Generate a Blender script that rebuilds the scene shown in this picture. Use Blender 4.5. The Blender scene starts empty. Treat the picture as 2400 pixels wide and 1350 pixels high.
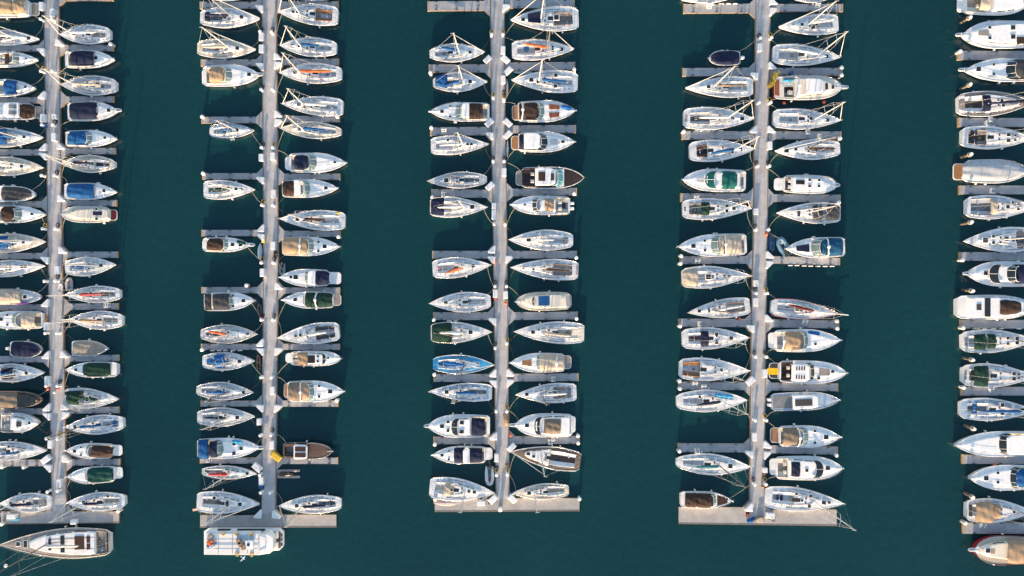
import bpy, math, random
from mathutils import Vector
random.seed(7)
R = math.radians
SC = bpy.context.scene
COL = SC.collection

# ------------------------------------------------------------------ camera, sky, sun, exposure
H = 150.0                      # flying height of the camera (m)
GS = 0.08                      # metres of water surface per photograph pixel
NX, NY = 1190.0, 655.0         # the point straight below the camera
cam_d = bpy.data.cameras.new("Camera")
cam = bpy.data.objects.new("Camera", cam_d)
COL.objects.link(cam)
cam.location = (0, 0, H)
cam_d.sensor_width = 36.0
cam_d.lens = 36.0 * H / (2400 * GS)
cam_d.shift_x = (1200 - NX) / 2400
cam_d.shift_y = -(675 - NY) / 2400
cam_d.clip_start = 1.0
cam_d.clip_end = 6000.0
SC.camera = cam

SUN_EL = 11.5
to_sun = Vector((-0.11 * math.cos(R(SUN_EL)), -0.994 * math.cos(R(SUN_EL)), math.sin(R(SUN_EL)))).normalized()
world = bpy.data.worlds.new("World")
SC.world = world
world.use_nodes = True
wn = world.node_tree
bg = wn.nodes["Background"]
sky = wn.nodes.new("ShaderNodeTexSky")
sky.sky_type = 'NISHITA'
sky.sun_disc = False
sky.sun_elevation = R(SUN_EL)
sky.sun_rotation = R(186.0)
sky.air_density = 1.0
sky.dust_density = 1.2
wn.links.new(sky.outputs[0], bg.inputs[0])
bg.inputs[1].default_value = 0.15
sun_d = bpy.data.lights.new("Sun", 'SUN')
sun_d.energy = 4.1
sun_d.angle = R(0.55)
sun_d.color = (1.0, 0.70, 0.43)
sun = bpy.data.objects.new("Sun", sun_d)
COL.objects.link(sun)
sun.rotation_euler = to_sun.to_track_quat('Z', 'Y').to_euler()
SC.view_settings.view_transform = 'Standard'
SC.view_settings.look = 'None'
SC.view_settings.exposure = 1.42
SC.view_settings.gamma = 1.0

def P(px, py, z=0.0):
    k = (H - z) / H
    return Vector(((px - NX) * GS * k, -(py - NY) * GS * k, z))

# ------------------------------------------------------------------ materials
MATS = {}
def mat(name, col, rough=0.5, var=0.12, scale=1.5, metal=0.0, bump=0.0, bscale=8.0, spec=0.5):
    if name in MATS:
        return MATS[name]
    m = bpy.data.materials.new(name)
    m.use_nodes = True
    nt = m.node_tree
    b = nt.nodes["Principled BSDF"]
    b.inputs["Roughness"].default_value = rough
    b.inputs["Metallic"].default_value = metal
    b.inputs["Specular IOR Level"].default_value = spec
    tc = nt.nodes.new("ShaderNodeTexCoord")
    nz = nt.nodes.new("ShaderNodeTexNoise")
    nz.inputs["Scale"].default_value = scale
    nz.inputs["Detail"].default_value = 5.0
    nz.inputs["Roughness"].default_value = 0.65
    nt.links.new(tc.outputs["Object"], nz.inputs["Vector"])
    rp = nt.nodes.new("ShaderNodeValToRGB")
    rp.color_ramp.elements[0].position = 0.3
    rp.color_ramp.elements[1].position = 0.7
    rp.color_ramp.elements[0].color = tuple(c * (1 - var) for c in col) + (1,)
    rp.color_ramp.elements[1].color = tuple(min(1, c * (1 + var * 0.6)) for c in col) + (1,)
    nt.links.new(nz.outputs["Fac"], rp.inputs[0])
    nt.links.new(rp.outputs[0], b.inputs["Base Color"])
    if bump:
        n2 = nt.nodes.new("ShaderNodeTexNoise")
        n2.inputs["Scale"].default_value = bscale
        n2.inputs["Detail"].default_value = 3.0
        nt.links.new(tc.outputs["Object"], n2.inputs["Vector"])
        bp = nt.nodes.new("ShaderNodeBump")
        bp.inputs["Strength"].default_value = bump
        bp.inputs["Distance"].default_value = 0.05
        nt.links.new(n2.outputs["Fac"], bp.inputs["Height"])
        nt.links.new(bp.outputs[0], b.inputs["Normal"])
    MATS[name] = m
    return m

CLR = {
    'white': (.80, .80, .79), 'cream': (.74, .66, .54), 'ltgrey': (.50, .52, .53), 'grey': (.20, .21, .22),
    'dkgrey': (.055, .057, .062), 'black': (.018, .018, .02), 'navy': (.014, .020, .050), 'blue': (.012, .085, .24),
    'royal': (.012, .11, .36), 'sky': (.05, .33, .58), 'teal': (.03, .16, .20), 'green': (.012, .042, .030),
    'emerald': (.009, .060, .050), 'tan': (.36, .255, .165), 'beige': (.47, .40, .315), 'taupe': (.20, .16, .12),
    'brown': (.050, .031, .024), 'orange': (.62, .13, .04), 'red': (.40, .03, .03), 'maroon': (.11, .02, .025),
    'yellow': (.75, .48, .02), 'silver': (.38, .38, .37), 'purple': (.22, .05, .30), 'ltblue': (.35, .45, .55),
    'pinkgrey': (.42, .36, .37), 'palegreen': (.40, .52, .48), 'cabintop': (.74, .74, .73),
}
def canvas(c):
    return mat(c + " canvas", CLR[c],   .85, .20, 1.1, bump=.6, bscale=2.6, spec=.2)
def paint(c):
    return mat(c + " gelcoat", CLR[c], .30, .11, 1.1)
GEL = paint('white')
NONSKID = mat("non skid deck", (.61, .63, .64), .75, .12, 4.0)
TEAK = mat("teak", (.30, .155, .07), .65, .25, 3.0)
GTEAK = mat("weathered teak", (.27, .24, .215), .7, .22, 3.0)
DARKT = mat("dark oiled teak", (.10, .062, .045), .6, .25, 3.0)
MTEAK = mat("brown teak", (.165, .115, .085), .65, .25, 3.0)
STEEL = mat("stainless steel", (.62, .63, .64), .25, .05, 2, metal=.9)
ALU = mat("white mast paint", (.62, .61, .59), .35, .08, 1)
ALUD = mat("dark mast paint", (.13, .12, .11), .4, .1, 1)
GLASS = mat("tinted glass", (.020, .028, .032), .06, .2, 2)
GLASST = mat("pale green glass", (.16, .23, .22), .07, .25, 1.2)
RUBBER = mat("black rubber", (.02, .02, .022), .6, .2, 2)
ROPE = mat("pale rope", (.50, .43, .32), .9, .2, 6)
FENDER = mat("fender vinyl", (.72, .72, .70), .4, .1, 3)
BOOT = mat("boot stripe", (.02, .03, .07), .4, .1, 2)
WOOD = mat("weathered timber", (.22, .165, .12), .85, .3, 2.5)
PILECAP = mat("pile cap plastic", (.82, .81, .78), .4, .05, 2)
SAILCL = mat("rolled sailcloth", (.60, .585, .555), .8, .15, 2.5, bump=.3, bscale=5)
TRACK = mat("dark track", (.17, .175, .185), .5, .2, 3)
def matkey(c):
    return {'teak': TEAK, 'gteak': GTEAK, 'dteak': DARKT, 'mteak': MTEAK, 'nonskid': NONSKID, 'glass': GLASS, 'glasst': GLASST}.get(c) or paint(c)

# ------------------------------------------------------------------ mesh helpers
class MB:
    def __init__(s):
        s.v = []; s.f = []; s.m = []; s.s = []
    def add(s, vs, fs, mi=0, sm=False):
        o = len(s.v)
        s.v.extend(tuple(v) for v in vs)
        for f in fs:
            s.f.append(tuple(i + o for i in f)); s.m.append(mi); s.s.append(sm)
        return s
    def box(s, c, d, mi=0, rot=0.0, bev=0.0):
        cx, cy, cz = c; dx, dy, dz = d[0] / 2, d[1] / 2, d[2] / 2
        ca, sa = math.cos(rot), math.sin(rot)
        if bev <= 0:
            pts = [(x * dx, y * dy, z * dz) for z in (-1, 1) for x, y in ((-1, -1), (1, -1), (1, 1), (-1, 1))]
            vs = [(cx + x * ca - y * sa, cy + x * sa + y * ca, cz + z) for x, y, z in pts]
            return s.add(vs, [(3, 2, 1, 0), (4, 5, 6, 7), (0, 1, 5, 4), (1, 2, 6, 5), (2, 3, 7, 6), (3, 0, 4, 7)], mi)
        rings = []
        for z, i in ((-dz, 0), (dz - bev, 0), (dz, bev)):
            r = []
            ex, ey = dx - i, dy - i
            k = min(bev, ex * .5, ey * .5)
            for x, y in ((-ex + k, -ey), (ex - k, -ey), (ex, -ey + k), (ex, ey - k), (ex - k, ey), (-ex + k, ey), (-ex, ey - k), (-ex, -ey + k)):
                r.append((cx + x * ca - y * sa, cy + x * sa + y * ca, cz + z))
            rings.append(r)
        return s.rings(rings, mi)
    def rings(s, rs, mi=0, cap=True, sm=False, capb=False, closed=True):
        n = len(rs[0]); vs = [p for r in rs for p in r]; fs = []
        for k in range(len(rs) - 1):
            for i in range(n if closed else n - 1):
                j = (i + 1) % n
                fs.append((k * n + i, k * n + j, (k + 1) * n + j, (k + 1) * n + i))
        s.add(vs, fs, mi, sm)
        if cap:
            s.add(rs[-1], [tuple(range(n))], mi)
        if capb:
            s.add(rs[0], [tuple(range(n - 1, -1, -1))], mi)
        return s
    def tube(s, pts, r, n=6, mi=0, caps=True):
        pts = [Vector(p) for p in pts]
        rr = r if isinstance(r, (list, tuple)) else [r] * len(pts)
        rings = []
        for i, p in enumerate(pts):
            d = (pts[min(i + 1, len(pts) - 1)] - pts[max(i - 1, 0)])
            d = d.normalized() if d.length > 1e-9 else Vector((0, 0, 1))
            a = Vector((0, 0, 1)) if abs(d.z) < .9 else Vector((1, 0, 0))
            e1 = d.cross(a).normalized(); e2 = d.cross(e1)
            rings.append([p + (e1 * math.cos(2 * math.pi * k / n) + e2 * math.sin(2 * math.pi * k / n)) * rr[i] for k in range(n)])
        return s.rings(rings, mi, cap=caps, sm=True, capb=caps)
    def cyl(s, c, r, z0, z1, n=12, mi=0, r2=None, bev=0.0):
        r2 = r if r2 is None else r2
        def ring(rad, z):
            return [(c[0] + rad * math.cos(2 * math.pi * k / n), c[1] + rad * math.sin(2 * math.pi * k / n), z) for k in range(n)]
        rs = [ring(r, z0), ring(r2, z1 - bev)]
        if bev:
            rs.append(ring(max(.01, r2 - bev), z1))
        return s.rings(rs, mi)
    def build(s, name, mats, parent=None, loc=None, rot=0.0):
        me = bpy.data.meshes.new(name)
        me.from_pydata(s.v, [], s.f)
        for m in (mats if isinstance(mats, (list, tuple)) else [mats]):
            me.materials.append(m)
        me.polygons.foreach_set("material_index", s.m)
        me.polygons.foreach_set("use_smooth", s.s)
        me.update()
        return link(name, me, parent, loc, rot)

def link(name, me, parent=None, loc=None, rot=0.0):
    o = bpy.data.objects.new(name, me)
    COL.objects.link(o)
    if parent is not None:
        o.parent = parent
    if loc is not None:
        o.location = loc
    if rot:
        o.rotation_euler = (0, 0, rot)
    return o

def tag(o, label=None, cat=None, group=None, kind=None):
    if label: o['label'] = label
    if cat: o['category'] = cat
    if group: o['group'] = group
    if kind: o['kind'] = kind
    return o

def empty(name, loc, rz=0.0):
    o = bpy.data.objects.new(name, None)
    o.empty_display_size = .2
    COL.objects.link(o)
    o.location = loc
    o.rotation_euler = (0, 0, rz)
    return o

ORD = ["zeroth", "first", "second", "third", "fourth", "fifth", "sixth", "seventh", "eighth", "ninth", "tenth", "eleventh",
       "twelfth", "thirteenth", "fourteenth", "fifteenth", "sixteenth", "seventeenth", "eighteenth", "nineteenth", "twentieth"]
PIER = {'A': 'leftmost', 'B': 'second', 'C': 'third', 'D': 'fourth', 'E': 'rightmost'}
SIDE = {'L': 'left', 'R': 'right'}

# ------------------------------------------------------------------ water
def make_water():
    m = bpy.data.materials.new("harbour water")
    m.use_nodes = True
    nt = m.node_tree
    b = nt.nodes["Principled BSDF"]
    b.inputs["Roughness"].default_value = 0.07
    b.inputs["IOR"].default_value = 1.33
    tc = nt.nodes.new("ShaderNodeTexCoord")
    big = nt.nodes.new("ShaderNodeTexNoise"); big.inputs["Scale"].default_value = .018; big.inputs["Detail"].default_value = 4
    rp = nt.nodes.new("ShaderNodeValToRGB")
    rp.color_ramp.elements[0].position = .3; rp.color_ramp.elements[1].position = .72
    rp.color_ramp.elements[0].color = (.0034, .0300, .0370, 1)
    rp.color_ramp.elements[1].color = (.0052, .0400, .0465, 1)
    nt.links.new(tc.outputs["Object"], big.inputs["Vector"])
    nt.links.new(big.outputs["Fac"], rp.inputs[0])
    fine = nt.nodes.new("ShaderNodeTexNoise"); fine.inputs["Scale"].default_value = .9; fine.inputs["Detail"].default_value = 8; fine.inputs["Roughness"].default_value = .75
    nt.links.new(tc.outputs["Object"], fine.inputs["Vector"])
    fr = nt.nodes.new("ShaderNodeValToRGB"); fr.color_ramp.elements[0].position = .25; fr.color_ramp.elements[1].position = .75
    fr.color_ramp.elements[0].color = (.84, .84, .85, 1); fr.color_ramp.elements[1].color = (1.16, 1.16, 1.15, 1)
    nt.links.new(fine.outputs["Fac"], fr.inputs[0])
    wm = nt.nodes.new("ShaderNodeMix"); wm.data_type = 'RGBA'; wm.blend_type = 'MULTIPLY'; wm.inputs[0].default_value = 1.0
    nt.links.new(rp.outputs[0], wm.inputs[6]); nt.links.new(fr.outputs[0], wm.inputs[7])
    nt.links.new(wm.outputs[2], b.inputs["Base Color"])
    n1 = nt.nodes.new("ShaderNodeTexNoise"); n1.inputs["Scale"].default_value = 2.6; n1.inputs["Detail"].default_value = 5
    n2 = nt.nodes.new("ShaderNodeTexNoise"); n2.inputs["Scale"].default_value = .35; n2.inputs["Detail"].default_value = 2
    mp = nt.nodes.new("ShaderNodeMapping"); mp.inputs["Scale"].default_value = (1.0, 1.6, 1.0); mp.inputs["Rotation"].default_value = (0, 0, .5)
    nt.links.new(tc.outputs["Object"], mp.inputs[0])
    nt.links.new(mp.outputs[0], n1.inputs["Vector"]); nt.links.new(mp.outputs[0], n2.inputs["Vector"])
    ad = nt.nodes.new("ShaderNodeMath"); ad.operation = 'MULTIPLY_ADD'; ad.inputs[1].default_value = .5
    nt.links.new(n1.outputs["Fac"], ad.inputs[0]); nt.links.new(n2.outputs["Fac"], ad.inputs[2])
    bp = nt.nodes.new("ShaderNodeBump"); bp.inputs["Strength"].default_value = .40; bp.inputs["Distance"].default_value = .12
    nt.links.new(ad.outputs[0], bp.inputs["Height"]); nt.links.new(bp.outputs[0], b.inputs["Normal"])
    s = MB()
    S = 2500
    s.add([(-S, -S, 0), (S, -S, 0), (S, S, 0), (-S, S, 0)], [(0, 1, 2, 3)])
    tag(s.build("water", m), kind="structure")
make_water()

# ------------------------------------------------------------------ piers
def dock_mat(name, col, bw, bh, along):
    m = bpy.data.materials.new(name); m.use_nodes = True
    nt = m.node_tree; b = nt.nodes["Principled BSDF"]; b.inputs["Roughness"].default_value = .85
    tc = nt.nodes.new("ShaderNodeTexCoord")
    mp = nt.nodes.new("ShaderNodeMapping")
    if along: mp.inputs["Rotation"].default_value = (0, 0, R(90))
    br = nt.nodes.new("ShaderNodeTexBrick")
    br.inputs["Scale"].default_value = 1.0
    br.inputs["Brick Width"].default_value = bw; br.inputs["Row Height"].default_value = bh
    br.inputs["Mortar Size"].default_value = .025
    br.offset = 0.0 if along else .5
    c = col
    br.inputs["Color1"].default_value = (c[0], c[1], c[2], 1)
    br.inputs["Color2"].default_value = (c[0] * .93, c[1] * .93, c[2] * .94, 1)
    br.inputs["Mortar"].default_value = (c[0] * .78, c[1] * .78, c[2] * .79, 1)
    nz = nt.nodes.new("ShaderNodeTexNoise"); nz.inputs["Scale"].default_value = .6; nz.inputs["Detail"].default_value = 6
    nz.inputs["Roughness"].default_value = .7
    mx = nt.nodes.new("ShaderNodeMix"); mx.data_type = 'RGBA'; mx.blend_type = 'MULTIPLY'; mx.inputs[0].default_value = .7
    nt.links.new(tc.outputs["Object"], mp.inputs[0]); nt.links.new(mp.outputs[0], br.inputs["Vector"])
    nt.links.new(tc.outputs["Object"], nz.inputs["Vector"])
    nt.links.new(br.outputs[0], mx.inputs[6])
    r2 = nt.nodes.new("ShaderNodeValToRGB"); r2.color_ramp.elements[0].position = .3; r2.color_ramp.elements[1].position = .7
    r2.color_ramp.elements[0].color = (.55, .53, .52, 1)
    nt.links.new(nz.outputs["Fac"], r2.inputs[0]); nt.links.new(r2.outputs[0], mx.inputs[7])
    nt.links.new(mx.outputs[2], b.inputs["Base Color"])
    return m
DECKW = dock_mat("walkway concrete", (.50, .495, .495), 2.4, 1.5, True)
DECKF = dock_mat("finger boards", (.415, .42, .43), 3.0, .55, False)
DECKT = dock_mat("end platform concrete", (.44, .42, .40), 2.4, 2.4, False)
ZD = .5
def pier_edge(pl, y):       # left and right edge px of a walkway at image row y
    for i in range(len(pl) - 1):
        if y <= pl[i + 1][0] or i == len(pl) - 2:
            a, b = pl[i], pl[i + 1]
            t = (y - a[0]) / (b[0] - a[0])
            return a[1] + (b[1] - a[1]) * t, a[2] + (b[2] - a[2]) * t
PL = {
    'A': [(-60, 101, 137), (150, 104, 140), (430, 110, 144), (850, 115, 151), (1200, 121, 157)],
    'B': [(-60, 613, 648), (200, 614.5, 650), (600, 617, 653), (850, 615, 650), (1208, 612, 647)],
    'C': [(-60, 1148, 1182), (300, 1151, 1185.5), (600, 1156, 1189.5), (870, 1159, 1192.5), (1170, 1161.5, 1195)],
    'D': [(-60, 1771, 1808), (300, 1768, 1802), (500, 1765, 1800), (850, 1759, 1795), (1192, 1756, 1792)],
    'E': [(-60, 2440, 2476), (1400, 2452, 2488)],
}
# fingers: (row at the walkway, row at the tip, x of the tip, height px)
FING = {
    'AL': [(113, 113, -48, 14.5), (235, 235, -48, 14.5), (357, 357, -48, 14.5), (479, 479, -48, 14.5), (600, 600, -48, 14.5),
           (720.5, 720.5, -48, 14.5), (842, 842, -45, 14.5), (964, 964, -45, 14.5), (1085, 1086, -45, 15)],
    'AR': [(-6, -6, 262, 14.5), (112, 112, 262, 14.5), (233, 233, 263, 14.5), (354, 354, 267, 14.5), (476, 476, 270, 14.5), (597, 597, 272, 14.5),
           (719, 718, 273.5, 14.5), (840, 839, 275, 14.5), (962, 961, 275.5, 14.5), (1084, 1083, 278, 15)],
    'BL': [(12, 12, 471, 16), (147, 147, 473.5, 15.5), (281, 281, 475, 15), (413, 413, 477, 14.5), (546, 546, 475, 14.5), (680, 680, 475, 14.5),
           (813, 813, 474, 14), (946, 946, 473, 13.5), (1080, 1079, 471.5, 14)],
    'BR': [(11, 11, 790, 15.5), (145, 145, 791, 15), (279, 279, 793, 14.5), (414, 414, 794, 14.5), (548, 548, 795, 14), (681, 681, 794, 14.5),
           (813, 813, 793, 14), (946, 946, 790, 14.5), (1080, 1080, 789, 15)],
    'CL': [(13, 14, 1005, 22), (160, 160.5, 1008, 19), (307, 308, 1011, 19.5), (454, 453, 1014, 19), (597, 597, 1016, 18), (741, 741, 1018, 18),
           (886, 886, 1019, 18), (1032.5, 1032.5, 1019, 17.5)],
    'CR': [(9, 9, 1344, 19), (156, 154.5, 1345, 19), (303, 302, 1347, 18), (451, 449, 1349, 17.5), (597, 596.5, 1349, 17.5), (741, 739.5, 1351, 18),
           (885, 884, 1353, 18), (1032, 1031, 1356, 18)],
    'DL': [(19, 20, 1605, 21), (168, 169, 1603, 19), (317, 317, 1601, 19), (463, 462.6, 1598, 19), (609, 610, 1596, 18), (757, 756.5, 1593.5, 19),
           (905, 904, 1593, 18.5), (1050, 1049.5, 1592, 20.5)],
    'DR': [(18, 18, 1973, 17.5), (168, 168, 1971, 18), (317, 317, 1969, 18), (464, 465, 1967, 17.5), (609, 613, 1966, 17), (758, 760.5, 1963.6, 18.5),
           (906, 908, 1961.5, 18), (1053, 1056.5, 1961, 18.5)],
    'EL': [(130, 129.5, 2248, 21), (287, 286.5, 2249, 20.5), (445, 445, 2251.5, 20.5), (601, 601, 2252, 20), (760, 760, 2254, 20),
           (917, 917, 2256, 20), (1077, 1076.5, 2258.5, 21), (1238, 1238, 2260.5, 26)],
}
PLAT = {'A': (2, 279, 1199, 1227, 1199, 1224), 'B': (469, 788, 1207.5, 1235, 1207, 1234), 'C': (1019, 1358, 1169, 1198, 1168, 1196),
        'D': (1591, 1961, 1189, 1226, 1195, 1231)}

def prism(mb, pts, z0, z1, mi_top=0, mi_side=1):
    n = len(pts)
    area = sum(pts[i][0] * pts[(i + 1) % n][1] - pts[(i + 1) % n][0] * pts[i][1] for i in range(n))
    if area < 0: pts = pts[::-1]
    vs = [(p[0], p[1], z1) for p in pts] + [(p[0], p[1], z0) for p in pts]
    mb.add(vs, [tuple(range(n))], mi_top)
    mb.add(vs, [(n + i, n + (i + 1) % n, (i + 1) % n, i) for i in range(n)], mi_side)

CLEAT = MB()
CLEAT.box((0, 0, .06), (.06, .06, .12)).box((.12, 0, .06), (.06, .06, .12)).tube([(-.14, 0, .13), (.26, 0, .13)], .04, 5)
def pt2(px, py): 
    v = P(px, py, ZD); return (v.x, v.y)

def make_pier(k):
    pl = PL[k]
    yb = PLAT[k][2] if k in PLAT else 1400
    root = empty("floating_pier", P(sum(pl[0][1:]) / 2, 600, 0))
    tag(root, {'A': "leftmost grey floating pier with short fingers and a wide end platform",
               'B': "second grey floating pier from the left, with a yellow box near its foot",
               'C': "middle grey floating pier lit by a long sunny strip, covered kayak on its end",
               'D': "fourth grey floating pier with a yellow bush and cluttered wide end platform",
               'E': "rightmost floating pier of which only the finger tips show"}[k], "pier", "floating piers of the marina")
    off = root.location
    def loc(o): o.location = -off
    if k != 'E':
        w = MB()
        ys = [p[0] for p in pl[:-1]] + [yb]
        L_ = [pt2(pier_edge(pl, y)[0] + 2.2, y) for y in ys]; R_ = [pt2(pier_edge(pl, y)[1] - 2.2, y) for y in ys]
        prism(w, L_ + R_[::-1], -.35, ZD)
        o = w.build("walkway", [DECKW, WOOD], root); loc(o)
        for sgn, idx in ((-1, 0), (1, 1)):
            e = MB()
            a = [pt2(pier_edge(pl, y)[idx], y) for y in ys]; b = [pt2(pier_edge(pl, y)[idx] - sgn * 2.2, y) for y in ys]
            prism(e, a + b[::-1], -.3, ZD + .03, 0, 0)
            loc(e.build("edge_timber", [WOOD], root))
        m = MB()
        x0, x1, yl0, yl1, yr0, yr1 = PLAT[k]
        el, er = pier_edge(pl, yb)
        g = 15
        prism(m, [pt2(x0, yl0), pt2(el - g, yl0 + .3), pt2(el, yl0 - g), pt2(el + 2, yb + .001), pt2(er - 2, yb + .001), pt2(er, yr0 - g), pt2(er + g, yr0), pt2(x1, yr0), pt2(x1, yr1), pt2(x0, yl1)], -.35, ZD - .004)
        p_ = m.build("end_platform", [DECKT, WOOD], root); loc(p_)
        for (ya, yb_) in ((yl1, yr1),):
            e = MB()
            prism(e, [pt2(x0 - .5, ya), pt2(x1 + .5, yb_), pt2(x1 + .5, yb_ + 2), pt2(x0 - .5, ya + 2)], -.3, ZD + .03, 0, 0)
            loc(e.build("edge_timber", [WOOD], root))
    for s in 'LR':
        for (yw, yt, xt, h) in FING.get(k + s, []):
            idx = 0 if s == 'L' else 1
            sg = -1 if s == 'L' else 1
            hh = h / 2; g = 14
            def ex(y): return pier_edge(pl, y)[idx] 
            m = MB()
            e0 = ex(yw)
            poly = [pt2(ex(yw - hh - g), yw - hh - g), pt2(e0 + sg * g, yw - hh), pt2(xt, yt - hh), pt2(xt, yt + hh), pt2(e0 + sg * g, yw + hh), pt2(ex(yw + hh + g), yw + hh + g)]
            prism(m, poly, -.35, ZD - .006)
            f = m.build("finger", [DECKF, WOOD], root); loc(f)
            b = MB()
            prism(b, [pt2(xt, yt - hh - .3), pt2(xt + sg * 3, yt - hh - .3), pt2(xt + sg * 3, yt + hh + .3), pt2(xt, yt + hh + .3)], -.2, ZD + .05, 0, 0)
            b.build("end_fender", [mat("sun bleached timber", (.42, .30, .18), .8, .25, 3)], f)
            q = MB()
            xa, xb_ = xt - sg * 3, xt - sg * 11
            prism(q, [pt2(xa, yt - hh + .8), pt2(xb_, yt - hh + .8), pt2(xb_, yt + hh - .8), pt2(xa, yt + hh - .8)], ZD - .02, ZD + .012, 0, 0)
            q.build("end_plate", [mat("galvanised plate", (.34, .34, .35), .6, .2, 4)], f)
            for fr in (.2, .55, .88):
                for tp in (-1, 1):
                    c = MB()
                    cx, cy = e0 + (xt - e0) * fr, yw + (yt - yw) * fr + tp * (hh - 1.6)
                    v = P(cx, cy, ZD)
                    c.box((v.x, v.y, ZD + .05), (.34, .14, .16)).box((v.x, v.y, ZD + .16), (.6, .12, .07))
                    c.build("cleat", [mat("galvanised cleat", (.07, .075, .08), .5, .2, 4)], f)
    return root
for k in 'ABCDE': make_pier(k)

# ------------------------------------------------------------------ boats
def prof(kind):
    #        transom, widest, aft pow, bow p, bow q, corner
    return {'c': (.42, .45, .85, 1.75, .95, .05), 'w': (.60, .42, .9, 1.75, .95, .04), 'm': (.80, .34, .9, 1.7, .95, .03),
            'e': (.90, .42, .8, 2.35, .92, .03), 'f': (.90, .42, .8, 2.8, .82, .03), 't': (.86, .42, .8, 3.2, .62, .07),
            'r': (.9, .4, .8, 3.0, .7, .04)}[kind]

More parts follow.
